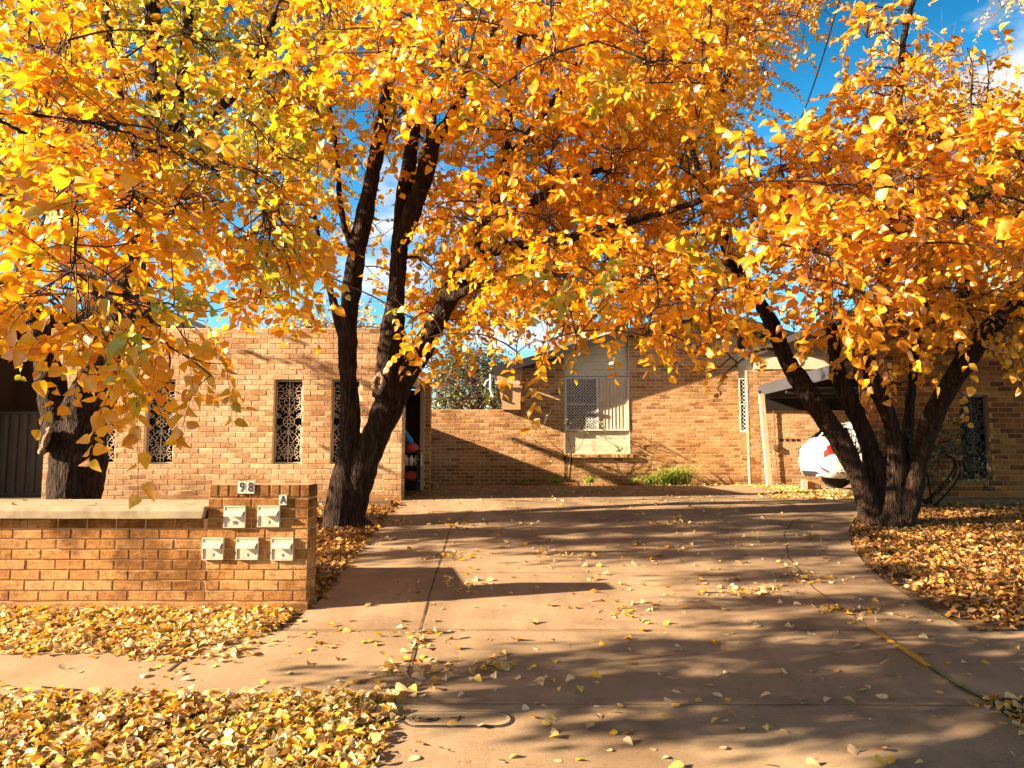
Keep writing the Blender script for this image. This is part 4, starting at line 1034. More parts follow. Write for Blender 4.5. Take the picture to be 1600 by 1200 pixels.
OR = [(.82, .39, .005), (.88, .46, .007), (.80, .33, .005), (.90, .53, .012), (.70, .26, .006), (.86, .43, .006)]
YE = [(.86, .50, .012), (.88, .58, .02), (.84, .43, .008), (.70, .50, .02)]
GREEN = ((.30, .30, .02), (.55, .50, .04))
M['leaf_fore'] = mat_leaf('orange_gold_leaf', OR, (GREEN, .62), .45, nscale=1.3)
M['leaf_left'] = mat_leaf('yellow_green_leaf', YE+[(.90, .38, .008), (.86, .40, .006)], (GREEN, .57), .5, nscale=.7)
M['leaf_mid'] = mat_leaf('golden_leaf', OR+[(.95, .50, .02)], (GREEN, .66), .5, nscale=.8)
M['leaf_right'] = mat_leaf('amber_leaf', [(.80, .34, .005), (.86, .41, .007), (.74, .28, .006), (.90, .50, .015), (.58, .18, .008), (.84, .38, .006)], (GREEN, .68), .48, nscale=.8)
M['leaf_far'] = mat_leaf('pale_gold_leaf', [(.80, .56, .22), (.88, .66, .30), (.72, .48, .16)], None, .4)
M['leaf_ever'] = mat_leaf('olive_leaf', [(.035, .055, .012), (.09, .11, .025), (.20, .19, .05), (.05, .07, .015)], None, .25)
M['leaf_dark'] = mat_leaf('dark_green_leaf', [(.03, .045, .012), (.06, .08, .02), (.09, .08, .02)], None, .2)

# --- middle tree
T2 = [
 "66888888888887",
 "67888888888886",
 "67888888888886",
 "66788888889986",
 "55588888899984",
 "54367777899983",
 "43246678899971",
 "33145778998865",
 "33247899899874",
 "2214798889989 6".replace(' ', ''),
 "1.148998899998",
 "..136632356653",
 "....21.11...11",
 ".............."]
def d2(px, py):
    if 500 < px < 730 and 180 < py < 560 and rng.random() < .72: return 9.75, 11.6       # most of the leaves here hang behind the stems
    near = 5.6 if (px > 850 and py > 380) or py < 160 else 7.2
    return near, 11.2
sp = mask_points(T2, 450, 0, 0, .105, 11, 1.0, dfun=d2, tau=1.5)
ext = np.vstack([np.column_stack([rng.uniform(-3.5, 3.0, 160), rng.uniform(7, 12, 160), rng.uniform(6.8, 9, 160)]), np.column_stack([rng.uniform(-.8, 4.0, 330), rng.uniform(10.4, 11.8, 330), rng.uniform(3.3, 5.3, 330)])])  # second batch: sprays added within the crown to shade the right unit wall
limbs = [
 limb((534, 842, 9.9, 38), (542, 815, 9.9, 29), (553, 770, 9.9, 24), (566, 735, 9.9, 22), (579, 700, 9.9, 23), (594, 665, 9.9, 22), (613, 622, 9.85, 23), (640, 572, 9.8, 21), (668, 530, 9.7, 17), (700, 468, 9.5, 16), (735, 405, 9.3, 14), (765, 345, 9.1, 13), (790, 255, 8.9, 10), (797, 160, 8.7, 7), (812, 60, 8.5, 5), (832, -60, 8.3, 4)),
 limb((528, 842, 9.85, 30), (532, 800, 9.85, 24), (538, 745, 9.85, 20), (546, 690, 9.9, 16), (547, 640, 9.9, 15), (543, 560, 9.9, 14.5), (546, 490, 9.9, 14.5), (556, 405, 9.8, 15), (578, 295, 9.6, 13), (598, 185, 9.4, 10.5), (618, 60, 9.2, 8), (628, -70, 9, 6)),
 limb((541, 540, 9.9, 9), (530, 505, 9.9, 7.5), (519, 465, 9.9, 6.5), (508, 425, 9.9, 5.5), (492, 340, 9.8, 4), (480, 250, 9.7, 3)),
 limb((606, 620, 9.8, 24), (607, 560, 9.7, 20), (615, 500, 9.6, 17), (622, 420, 9.6, 13), (628, 330, 9.6, 13), (640, 250, 9.5, 12), (652, 150, 9.4, 9), (660, 40, 9.3, 6), (664, -60, 9.2, 5)),
 limb((628, 380, 9.5, 11), (645, 330, 9.4, 15), (665, 270, 9.3, 15), (675, 225, 9.3, 13), (700, 190, 9.2, 9), (730, 130, 9, 7), (775, 40, 8.8, 5), (800, -40, 8.7, 4)),
 limb((672, 230, 9.3, 9), (676, 170, 9.3, 7), (690, 90, 9.3, 5), (700, -20, 9.2, 4)),
 limb((752, 370, 9.2, 11), (800, 335, 8.9, 9), (850, 305, 8.6, 7), (905, 275, 8.3, 5.5), (955, 262, 8.1, 4)),
 limb((735, 405, 9.3, 11), (800, 385, 8.8, 8), (880, 375, 8.3, 7), (940, 355, 7.9, 6.5), (1000, 342, 7.6, 6), (1070, 322, 7.4, 5), (1130, 300, 7.3, 3.5)),
 limb((700, 468, 9.5, 9), (760, 440, 8.9, 6), (830, 425, 8.2, 5), (920, 440, 7.4, 4), (1000, 470, 6.8, 3)),
 limb((790, 255, 8.9, 7), (840, 190, 8.5, 6), (890, 120, 8.2, 5), (930, 50, 8, 4), (960, -30, 7.8, 3)),
 limb((556, 405, 9.8, 6), (535, 340, 9.6, 5), (525, 230, 9.4, 4), (510, 120, 9.2, 3), (505, 20, 9, 2.5)),
]
# surface roots
for (ax, ay) in ((500, 828), (585, 826), (540, 838)): limbs.append(limb((545, 800, 9.9, 18), ((545+ax)/2, 818, 9.85, 11), (ax, ay+4, 9.8, 6)))
t2, nl2 = make_tree('autumn_tree', (-2.2, 9.9, gz(9.9)), limbs, np.vstack([sp, ext]), .105, 11, M['leaf_mid'], 'two stemmed autumn tree with golden crown left of the driveway behind the letterbox pier')
print('T2', nl2)
def scar(parent, px, py, D, r_, face=(-.5, -.8, .1)):
    c = at(px, py, D); n = np.array(face); n = n/np.linalg.norm(n); a = np.cross(n, (0, 0, 1.)); a /= np.linalg.norm(a); bb = np.cross(a, n)
    b = MB()
    ring = [c+n*.03+r_*(a*math.cos(t)*.75+bb*math.sin(t)*1.2) for t in np.linspace(0, 2*math.pi, 18)]
    b.tube(ring, [r_*.30*(1+.35*math.sin(i*1.7)) for i in range(18)], 8)
    b.add([c+n*.02+r_*.8*(a*math.cos(t)*.75+bb*math.sin(t)*1.2) for t in np.linspace(0, 2*math.pi, 18)[:-1]], [tuple(range(17))])
    return b.build('branch_scar', M['bark_pale'], parent, smooth=True)
scar(t2, 594, 600, 9.62, .10)

def shade_clumps(regions, xa, xb, keep, dn=58):  # unseen leaf sprays set back along the sun ray from chosen shadow spots
    out = []
    for (px, py, rx_, ry_) in regions:
        c = G(px, py); hx = rx_/F*c[1]; hy = abs(G(px, py-ry_)[1]-G(px, py+ry_)[1])/2
        n = int(dn*math.pi*(hx+.15)*(hy+.12)); xs_ = rng.uniform(xa, xb)
        for _ in range(n):
            r_ = math.sqrt(rng.random()); th = rng.uniform(0, 6.283); gx = c[0]+hx*r_*math.cos(th); gy = c[1]+hy*r_*math.sin(th)
            x = xs_+rng.normal(0, .45); t = gx-x; p = (x, gy-.235*t, gz(gy)+.365*t)
            if keep(p): out.append(p)
    return np.array(out)
# --- left tree
T1 = [
 "88888888866",
 "56888888866",
 "35777888876",
 "34566789996",
 "34445678996",
 "54444456995",
 "5333333489",
 "2.......44",
 "5........2",
 "6........3",
 "5...3....2",
 "2........."]
sp = mask_points(T1, 0, 7.0, 11.0, .10, 11, .9, tau=1.4)
ext = np.vstack([np.column_stack([rng.uniform(-9.5, -4.6, 260), rng.uniform(7, 11, 260), rng.uniform(4.2, 8, 260)])])
ext = np.vstack([ext, shade_clumps([(960, 812, 260, 3), (880, 830, 300, 3), (1010, 846, 260, 3), (1150, 866, 220, 4), (1230, 820, 90, 5), (1310, 838, 40, 8), (700, 838, 110, 3), (650, 868, 50, 4)], -10.2, -7.0, lambda p: p[2] > 2.0)])
limbs = [
 limb((108, 850, 9.5, 54), (112, 815, 9.5, 47), (118, 760, 9.5, 40), (126, 700, 9.5, 37), (134, 640, 9.5, 33), (152, 590, 9.45, 26), (175, 530, 9.4, 24), (192, 480, 9.35, 21), (212, 390, 9.2, 18), (236, 230, 8.8, 16), (245, 120, 8.5, 14), (240, 40, 8.3, 12), (232, -80, 8, 9)),
 limb((100, 700, 9.5, 34), (88, 640, 9.5, 24), (72, 560, 9.55, 18), (50, 480, 9.6, 15), (35, 400, 9.6, 13), (18, 310, 9.5, 12), (-5, 200, 9.4, 10), (-30, 60, 9.2, 7)),
 limb((200, 450, 9.3, 14), (240, 330, 9.1, 13), (275, 200, 8.9, 12), (290, 90, 8.7, 11), (297, -60, 8.5, 8)),
 limb((230, 280, 8.9, 9), (190, 170, 8.7, 8), (170, 60, 8.5, 7), (160, -40, 8.3, 6)),
 limb((262, 240, 9, 9), (320, 190, 8.7, 8), (370, 140, 8.4, 8), (405, 90, 8.2, 7), (430, 20, 8, 5)),
 limb((130, 620, 9.4, 18), (170, 560, 9.2, 14), (235, 490, 9.2, 11), (215, 430, 9.2, 9)),
 limb((40, 430, 9.6, 9), (90, 300, 9.3, 8), (120, 150, 9.1, 7), (128, 40, 9, 6), (130, -60, 9, 5)),
]
for (ax, ay) in ((40, 856), (180, 852)): limbs.append(limb((110, 800, 9.5, 26), ((110+ax)/2, 835, 9.45, 16), (ax, ay+6, 9.4, 8)))
t1, n_ = make_tree('autumn_tree', (-5.6, 9.5, gz(9.5)), limbs, np.vstack([sp, ext]), .10, 11, M['leaf_left'], 'thick trunked yellow green autumn tree behind the concrete slab at the left')
print('T1', n_); scar(t1, 76, 690, 9.2, .12, (-.8, -.5, .25))

# --- right tree
T3 = [
 "...2321.....",
 "....353.....",
 "....3641....",
 "....2465421.",
 "...038964322",
 "1..478998766",
 "257999999999",
 "499999999999",
 "227999999999",
 "416899999999",
 "623788998899",
 "432578886655",
 "1..234532111",
 "......12....",
 "............"]
def d3(px, py):
    if (px > 1440 and py > 430) or py > 540: return (9.7, 11.4) if rng.random() < .72 else (7.2, 9.2)
    return (5.2 if py > 180 else 6.5), 10.6
sp = mask_points(T3, 1100, 0, 0, .105, 11, 1.0, dfun=d3, tau=1.5)
T3b = ["6788876", "6788885", "5788852", "577873.", "56773..", "45542..", "3344...", "3233..."]
sp2 = mask_points(T3b, 950, 11, 14.5, .085, 11, .8, tau=1.3)
limbs = [
 limb((1385, 845, 9.9, 40), (1387, 815, 9.9, 34), (1390, 785, 9.9, 24)),
 limb((1368, 825, 9.9, 20), (1348, 765, 9.8, 15), (1330, 722, 9.8, 15), (1308, 682, 9.8, 15.5), (1283, 645, 9.8, 17), (1255, 603, 9.9, 15), (1228, 560, 10, 13.5), (1207, 508, 10.1, 11.5), (1180, 462, 10.4, 10), (1148, 415, 10.7, 9), (1124, 350, 11, 9), (1117, 265, 11.4, 8.5), (1117, 185, 11.7, 7.5), (1137, 115, 12, 6), (1165, 35, 12.3, 5), (1195, -60, 12.6, 4)),
 limb((1117, 200, 11.6, 5), (1105, 140, 11.8, 5), (1098, 50, 12, 4), (1096, -40, 12.2, 3)),
 limb((1122, 345, 11, 6), (1100, 290, 11.1, 5.5), (1083, 240, 11.2, 5), (1074, 205, 11.3, 4)),
 limb((1150, 418, 10.7, 5), (1115, 405, 10.4, 4.5), (1070, 410, 10, 3.5)),
 limb((1380, 810, 9.9, 17), (1368, 735, 9.9, 14), (1350, 675, 10, 13.5), (1330, 632, 10, 13), (1312, 592, 10, 13), (1302, 530, 10, 9), (1288, 445, 9.8, 7), (1272, 350, 9.5, 5), (1240, 260, 9.2, 3.5)),
 limb((1392, 800, 9.8, 20), (1400, 720, 9.8, 14), (1392, 660, 9.75, 12), (1370, 608, 9.7, 13), (1358, 565, 9.7, 10), (1372, 470, 9.6, 8), (1392, 350, 9.3, 7), (1402, 200, 9, 6), (1412, 60, 8.8, 5), (1438, -30, 8.6, 4)),
 limb((1410, 815, 9.8, 20), (1430, 745, 9.75, 15), (1445, 690, 9.7, 15), (1460, 645, 9.6, 15.5), (1480, 608, 9.5, 15.5), (1502, 574, 9.3, 17), (1526, 538, 9.1, 14.5), (1558, 502, 8.9, 13.5), (1598, 468, 8.7, 12.5), (1660, 410, 8.5, 11), (1760, 320, 8.2, 8), (1850, 180, 8, 5)),
 limb((1500, 578, 9.3, 9), (1504, 500, 9, 8), (1514, 420, 8.7, 6), (1530, 300, 8.4, 5), (1560, 180, 8.2, 4)),
 limb((1412, 760, 9.9, 10), (1420, 650, 10.1, 8), (1428, 570, 10.1, 7), (1440, 470, 9.8, 6), (1465, 330, 9.2, 4)),
]
for (ax, ay) in ((1345, 838), (1425, 842), (1385, 850)): limbs.append(limb((1388, 800, 9.9, 24), ((1388+ax)/2, 826, 9.8, 13), (ax, ay+4, 9.7, 6)))
ext = np.column_stack([rng.uniform(3.5, 9.5, 160), rng.uniform(7, 12, 160), rng.uniform(6.6, 8.2, 160)])
t3, n_ = make_tree('autumn_tree', (4.97, 9.9, gz(9.9)), limbs, np.vstack([sp, sp2, ext[:0]]), .105, 11, M['leaf_right'], 'multi stemmed amber autumn tree right of the driveway in front of the carport', lift=.18)
print('T3', n_)

# --- street tree just outside the frame at the left, its boughs hang into view
T0 = [
 "765431..........",
 "775431..........",
 "98653110........",
 "997533210.......",
 "999754321.......",
 "999876532.......",
 "5899998654......",
 "4899999986......",
 "5999999998......",
 "6997757999......",
 "79985.24642.....",
 "6799865.........",
 "0289972.........",
 "..2464..........",
 "...1............"]
def d0(px, py):
    k = min(1, max(0, (px-200)/250)); u = .9 if py < 280 else 0; return 3.1+1.0*k+u, 4.3+1.5*k+u
sp = mask_points(T0, 0, 0, 0, .080, 9, 1.0, dfun=d0, tau=1.3)
def ok0(p): return (p[2] < 1.75+.365*(-2.0-p[0]) or p[1]+.235*(-2-p[0]) > 4.7) and p[2] > 1.7
ext = shade_clumps([(770, 1050, 110, 8), (920, 1075, 170, 14), (1130, 1085, 190, 22), (1380, 1085, 170, 32), (1240, 1035, 190, 14), (1030, 1014, 90, 5), (1500, 1045, 100, 28), (1320, 1130, 140, 10), (1130, 1125, 90, 8), (800, 1100, 90, 8),
    (1180, 905, 60, 6), (1260, 942, 120, 7), (1370, 900, 60, 9), (1430, 950, 80, 10), (1330, 985, 150, 9)], -8.3, -5.2, ok0, 80)
print('T0 ext', len(ext))
def wl(*p): return [tuple(map(float, q)) for q in p]
limbs = [wl((-5.7, 1.5, -.45, .24), (-5.7, 1.5, .3, .18), (-5.68, 1.55, 1.2, .16), (-5.6, 1.7, 2.1, .14), (-5.5, 2.2, 3.4, .10), (-5.4, 2.8, 5, .08), (-5.3, 2.9, 6.4, .04)),
 wl((-5.6, 1.7, 2.1, .08), (-4.8, 2.5, 2.8, .045), (-3.9, 3.2, 3.0, .024), (-3.0, 3.5, 2.95, .015), (-2.2, 3.8, 3.0, .015), (-1.5, 4.2, 2.8, .010)),
 wl((-3.9, 3.2, 3.1, .025), (-3.1, 3.2, 2.8, .018), (-2.5, 3.25, 2.5, .013), (-2.0, 3.3, 2.3, .009)),
 wl((-3.0, 3.5, 3.15, .018), (-2.3, 3.7, 2.8, .012), (-1.7, 4.0, 2.6, .009)),
 wl((-5.55, 1.95, 2.8, .06), (-6.4, 2.8, 3.3, .05), (-7.3, 2.9, 3.6, .03)),
 wl((-5.45, 2.75, 4.2, .05), (-4.6, 3.0, 4.9, .03), (-3.8, 3.2, 5.4, .02))]
t0, n_ = make_tree('street_tree', (-5.7, 1.5, -.36), limbs, np.vstack([sp, ext]), .080, 9, M['leaf_fore'], 'street tree whose near golden boughs hang into the upper left', rows=6, spl=.34, crown_r=.6, twig_r=.75)
print('T0', n_)

# --- background trees
def far_tree(name, px, D, base_r, height, mask, x0, y0, d0_, d1_, leaf, nleaf, mat, label, tau=1, bare=0, cell=50, crown_r=1.4, spl=.6, nlimb=9, twig_r=2.0, tm=None):
    sp = mask_points(mask, x0, d0_, d1_, leaf, nleaf, 1.0, y0=y0, cell=cell, tau=tau)
    bx = (px-800)/F*D; base = (bx, D, gr-.1); H = height
    L = [wl((bx, D, gr-.2, base_r), (bx+.1, D, gr+H*.3, base_r*.8), (bx, D, gr+H*.6, base_r*.5), (bx, D, gr+H, base_r*.15))]
    c = sp[rng.choice(len(sp), min(nlimb, len(sp)), replace=False)]
    for q in c:
        z0 = gr+H*.3+min(.6*(q[2]-gr), H*.6)*.5; L.append(wl((bx, D, z0, base_r*.4), ((bx*.5+q[0]*.5), (D+q[1])/2, (z0+q[2])/2+.2, base_r*.22), (q[0], q[1], q[2], base_r*.08)))
    return make_tree(name, base, L, sp, leaf, nleaf, mat, label, rows=3, spl=spl, voxel=0, bare=bare, crown_r=crown_r, twig_r=twig_r, twigmat=tm or M['twig_far'], trunkmat=M['twig_far'])
far_tree('autumn_tree', 1490, 21, .16, 9, [".11..", "3422.", "55432", "56543", "56655", "55555", "44444"], 1380, 40, 20, 23, .10, 8, M['leaf_right'], 'thinly leaved autumn tree with bare twigs behind the right unit', bare=.35, twig_r=1.5)
far_tree('poplar_tree', 1650, 30, .2, 12, ["57", "24", "..", "..", "..", "14", "37", "58", "68", "79", "68"], 1540, -60, 29, 32, .16, 9, M['leaf_far'], 'pale golden tree far behind at the right edge', crown_r=2, twig_r=2.5)
far_tree('poplar_tree', 520, 30, .2, 5, ["13643541", "58886885", "89998998"], 410, 472, 29, 32, .13, 9, M['leaf_far'], 'pale golden tree showing above the tan unit roofline', cell=24, crown_r=2, twig_r=2.5)
far_tree('evergreen_tree', 735, 24, .2, 3, ["..3540...", ".499993..", "59999996.", "999999982", "999999995", "999999995"], 672, 535, 22.5, 26, .10, 10, M['leaf_ever'], 'bushy olive evergreen behind the boundary wall', cell=17, crown_r=1.2, tau=1.4, twig_r=1.5)
far_tree('evergreen_tree', 1240, 24, .2, 3, ["2332", "5555", "7777"], 1180, 490, 23.5, 26, .10, 10, M['leaf_ever'], 'green tree top behind the rear house roof at right', cell=22, crown_r=1.2, twig_r=1.5)

# --- dark shrub beside the right wall
def shrub(name, x0, x1, y0, y1, z0, z1, n, leaf, mat, label, nleaf=8, spl=.22):
    S = np.column_stack([rng.uniform(x0, x1, n), rng.uniform(y0, y1, n), rng.uniform(0, 1, n)**.8*(z1-z0)+z0])
    c = np.array([(x0+x1)/2, (y0+y1)/2, (z0+z1)/2]); k = np.linalg.norm((S-c)/np.array([(x1-x0)/2, (y1-y0)/2+.01, (z1-z0)/2]), axis=1) < 1.15; S = S[k]
    cx, cy2 = c[0], c[1]; L = [wl((cx+random.uniform(-.15, .15), cy2, z0-.1, .018), (cx+random.uniform(-.4, .4)*(x1-x0), cy2+random.uniform(-.1, .1), (z0+z1)/2, .012), (cx+random.uniform(-.5, .5)*(x1-x0), cy2, z1*.9+z0*.1, .005)) for _ in range(6)]
    return make_tree(name, (cx, cy2, z0), L, S, leaf, nleaf, mat, label, cat='shrub', rows=3, spl=spl, voxel=0, crown_r=.35, twig_r=.7, drop=.1)
shrub('shrub', 5.35, 7.15, 11.0, 11.9, gl-.02, 1.75, 190, .06, M['leaf_dark'], 'dark loose shrub behind the right tree against the brick wall')
shrub('shrub', 5.45, 6.2, 11.9, 12.9, gl-.02, 1.75, 120, .045, mat_leaf('olive_yellow_leaf', [(.20, .18, .04), (.35, .30, .07), (.12, .13, .03)]), 'small olive shrub in front of the white car bumper')
# --- climbing rose with bare canes on the rear house wall
rr_ = [wl((*at(885+dx, 748, 18.2), .012), (*at(885+dx*2, 712, 18.25), .009), (*at(px, py, 18.2), .006), (*at(px2, py2, 18.2), .003)) for dx, px, py, px2, py2 in ((0, 898, 690, 905, 675), (4, 888, 685, 884, 672), (-3, 845, 695, 815, 668), (-2, 835, 700, 800, 690), (6, 925, 715, 965, 706), (2, 905, 700, 918, 670), (-1, 860, 690, 850, 660))]
Srs = np.array([at(px+rng.uniform(-6, 6), py+rng.uniform(-6, 6), 18.15+rng.uniform(-.1, .2)) for px, py in ((905, 675), (884, 672), (815, 668), (800, 690), (895, 700), (965, 706), (918, 670), (850, 660), (880, 715), (940, 675), (930, 668), (840, 700), (860, 725), (910, 720), (830, 685))*2])
make_tree('rose_bush', (*at(885, 752, 18.2)[:2], gr), rr_, Srs, .045, 5, M['strap'], 'leggy rose bush with bare canes under the cream window', cat='shrub', rows=3, spl=.2, voxel=0, crown_r=.5, twig_r=1.2, twigmat=M['twig_far'], drop=0)
# --- strappy clumps
def strappy(px, py, D, n, h, wdt, label):
    p = at(px, py, D); b = MB(); bz = gr
    for _ in range(n):
        a = random.uniform(0, 2*math.pi); L = h*random.uniform(.6, 1.15); ox, oy = random.uniform(-wdt, wdt), random.uniform(-.12, .12); sp_ = random.uniform(.5, 1.35); w0 = random.uniform(.010, .018)
        px_, py_2 = math.cos(a), math.sin(a)*.6; vs = []
        for i in range(7):
            t = i/6; r_ = sp_*L*t*t*.9+.1*L*t; z = L*t-.55*L*sp_*t**3; ww = w0*(1-t**2)*1.0+.001
            x, y = p[0]+ox+px_*r_, D+oy+py_2*r_; vs += [(x-py_2*ww, y+px_*ww, bz+z), (x+py_2*ww, y-px_*ww, bz+z)]
        b.add(vs, [(2*i, 2*i+1, 2*i+3, 2*i+2) for i in range(6)])
    return tag(b.build('strappy_plant', M['strap'], smooth=True, loc=(p[0], D, gr)), label, 'plant', 'strappy plants along the rear house wall')
strappy(1056, 750, 18.2, 260, .74, .34, 'largest bright green strappy clump, right end of the wall bed')
strappy(1025, 750, 18.1, 150, .52, .26, 'mid sized strappy clump just left of the largest one')
strappy(998, 750, 18.05, 80, .32, .20, 'low strappy clump at the left foot of the largest ones')
strappy(920, 750, 18.2, 70, .46, .12, 'upright strappy clump below the cream window')
strappy(868, 748, 18.2, 60, .42, .16, 'dark strappy clump left of the rose bush foot')
strappy(818, 748, 18.25, 45, .34, .10, 'small dark strappy clump at the left end of the wall bed')
b = MB(); xx = at(806, 750, 17.9)[0]; xe = at(1000, 750, 17.9)[0]
while xx < xe:
    l = random.uniform(.2, .34); b.bbox(xx, xx+l, 17.85+random.uniform(-.02, .02), 17.96, gr-.02, gr+random.uniform(.06, .09), .006); xx += l+random.uniform(.01, .04)
tag(b.build('brick_edging', M['brick_rear']), 'row of old bricks edging the rear wall bed', 'edging')

# ---------------------------------------------------------------- overhead cable
b = MB(); p = at(1328, -60, 9); q = at(1232, 225, 15.5); pts = [p*(1-t)+q*t+np.array([0, 0, -.25*math.sin(math.pi*t)]) for t in np.linspace(0, 1, 16)]
tag(b.build('overhead_cable', M['cable']) if False else (b.tube(pts, .012, 6), b.build('overhead_cable', M['cable']))[1], 'thin dark overhead service cable against the sky', 'cable')

# ---------------------------------------------------------------- fallen leaves
LIT = [(.80, .56, .26), (.86, .68, .42), (.72, .40, .09), (.84, .48, .03), (.50, .23, .06), (.84, .60, .30), (.36, .15, .04), (.88, .56, .05), (.80, .58, .28), (.88, .70, .44), (.86, .50, .04)]
M['litter'] = mat_leaf('fallen_leaf', LIT, None, .25, gloss=.03)
M['litter_red'] = mat_leaf('fallen_leaf_brown', [(.48, .24, .06), (.36, .14, .035), (.58, .35, .14), (.26, .085, .02), (.68, .47, .24), (.48, .24, .05), (.62, .34, .05), (.18, .065, .02), (.34, .13, .03)], None, .25, gloss=.03)
def litter(name, xl, n, mat, label, zamp=.03, size=.062, dens=None, flat=.5, lift=.012):
    P = []; tries = 0
    while len(P) < n and tries < n*30:
        tries += 1; p = xl()
        if p is None: continue
        P.append(p)
    P = np.array(P); n = len(P); z = np.array([gz(y) for y in P[:, 1]])+lift+rng.random(n)**1.5*zamp
    th = rng.uniform(0, 2*np.pi, n); D = np.column_stack([np.cos(th), np.sin(th), rng.normal(0, .22, n)]); Nn = np.column_stack([rng.normal(0, flat, (n, 2)), np.ones(n)])
    V, q, tr = leaf_geo(np.column_stack([P, z]), D, Nn, size*rng.choice([.35, .5, .7, .9, 1.0, 1.15, 1.3], n)*rng.uniform(.85, 1.15, n), 4, curl=(.6, 4.0), asp=(.8, 1.3))
    # nothing sinks under the ground sheet
    gzv = np.interp(V[:, 1], [2.2, 11.6, 12.1, 12.6], [-.36, .486, .52, .531])+lift*.6; V[:, 2] = np.maximum(V[:, 2], gzv)
    o = np_mesh(name, V, q, mat, None, tr); return tag(o, label, None, kind='stuff')
def xlow(y): return float(np.interp(y, [p[1] for p in drv_left_low], [p[0] for p in drv_left_low]))
def f_strip():
    y = random.uniform(2.6, PY0+.03); x = random.uniform(-4.6, xlow(y)+.02)
    return (x, y+random.gauss(0, .03))
litter('leaf_litter', f_strip, 12500, M['litter'], 'thick pale and golden leaf litter over the left nature strip', .035, .056)
def f_band():
    x = random.uniform(-5.5, -1.75); y = random.uniform(5.15, 6.17)
    lim = 5.22 if x < -2.4 else 5.22+(x+2.4)*.75
    if y < lim+random.gauss(0, .08): return None
    return (x, y)
litter('leaf_litter', f_band, 7000, M['litter'], 'leaf litter drifted along the foot of the low wall', .03, .056)
def f_left():
    y = random.uniform(6.5, 12.0); x = float(np.interp(y, [p[1] for p in UL], [p[0] for p in UL])); x = random.uniform(x-2.6, x+.03)
    return (x, y)
litter('leaf_litter', f_left, 9500, M['litter_red'], 'brown leaf litter around the middle tree', .03)
def f_right():
    y = random.uniform(PY1+.03, 11.5); xs = [p for p in UR if p[1] < 12.1]; x = float(np.interp(y, [p[1] for p in xs], [p[0] for p in xs]))
    x = x+abs(random.gauss(0, .05))+random.random()**.9*(8.6-x)
    e = x-float(np.interp(y, [p[1] for p in xs], [p[0] for p in xs]))
    if y < 7.2 and random.random() > min(1, e/.45+.08): return None
    return (x, y)
litter('leaf_litter', f_right, 29000, M['litter_red'], 'dense amber leaf litter over the right garden bed', .03, .058)
def f_rn():
    y = random.uniform(3.4, PY0-.02); x = float(np.interp(y, [p[1] for p in drv_right_low], [p[0] for p in drv_right_low])); return (random.uniform(x+.0, x+1.6), y)
litter('leaf_litter', f_rn, 1500, M['litter'], 'pale leaf litter on the near right nature strip', .03)
def f_cp():
    y = random.uniform(12.4, 15.2); x = random.uniform(4.2, 6.5)
    if x < 4.2+(y-12.4)*.45+random.gauss(0, .15): return None
    return (x, y)
litter('leaf_litter', f_cp, 1700, M['litter'], 'drift of leaves in front of the right carport', .02)
def f_cp2():
    y = random.uniform(15.2, 18.2); return (random.uniform(5.4, 6.6), y) if random.random() < .9 else (random.uniform(3, 6), random.uniform(17.5, 18.3))
litter('leaf_litter', f_cp2, 1600, M['litter'], 'leaves blown under the right carport', .02)
# grass blades through the leaves
def grass(name, fn, n, h, label):
    P = np.array([fn() for _ in range(n)]); z = np.array([gz(y) for y in P[:, 1]])
    base = np.column_stack([P, z]); a = rng.uniform(0, 2*np.pi, n); H = h*rng.uniform(.5, 1.3, n); d = np.column_stack([np.cos(a), np.sin(a), np.zeros(n)])*H[:, None]*.6
    w_ = np.column_stack([-np.sin(a), np.cos(a), np.zeros(n)])*.0022
    V = np.stack([base-w_, base+w_, base+d*.4+np.array([0, 0, 1])*H[:, None]*.7+w_*.7, base+d*.4+np.array([0, 0, 1])*H[:, None]*.7-w_*.7, base+d+np.array([0, 0, 1])*H[:, None]], 1).reshape(-1, 3)
    o = (np.arange(n)*5)[:, None]
    q = np.array([[0, 1, 2, 3]])+o; t = np.array([[3, 2, 4]])+o
    return tag(np_mesh(name, V, q, M['grassblade'], None, t), label, None, kind='stuff')
M['grassblade'] = mat_leaf('grass_blade', [(.16, .19, .02), (.30, .32, .04), (.42, .38, .08)], None, .35)
tufts = [(random.uniform(-4, -.9), random.uniform(3.0, 4.4)) for _ in range(42)]+[(-.75, 4.35), (-.9, 4.4), (-1.1, 4.38), (-1.3, 3.7), (-1.0, 3.6), (-1.6, 3.6)]
def f_g():
    c = random.choice(tufts); return (c[0]+random.gauss(0, .10), min(c[1]+random.gauss(0, .06), PY0-.02))
grass('grass', f_g, 7000, .05, 'short green grass showing between the fallen leaves')
def f_m():
    t = random.random(); p = G(1330+160*t, 905+78*t); return (p[0]+random.gauss(.05, .05), p[1]+random.gauss(0, .04))
pm = [G(1455+85*i/30, 1046+52*i/30) for i in range(31)]+[G(1440+50*i/20, 950+30*i/20) for i in range(21)]
def f_m():
    p = random.choice(pm); return (p[0]+random.gauss(0, .018), p[1]+random.gauss(0, .018))
grass('moss', f_m, 1500, .016, 'green moss and grass in the right driveway joint')

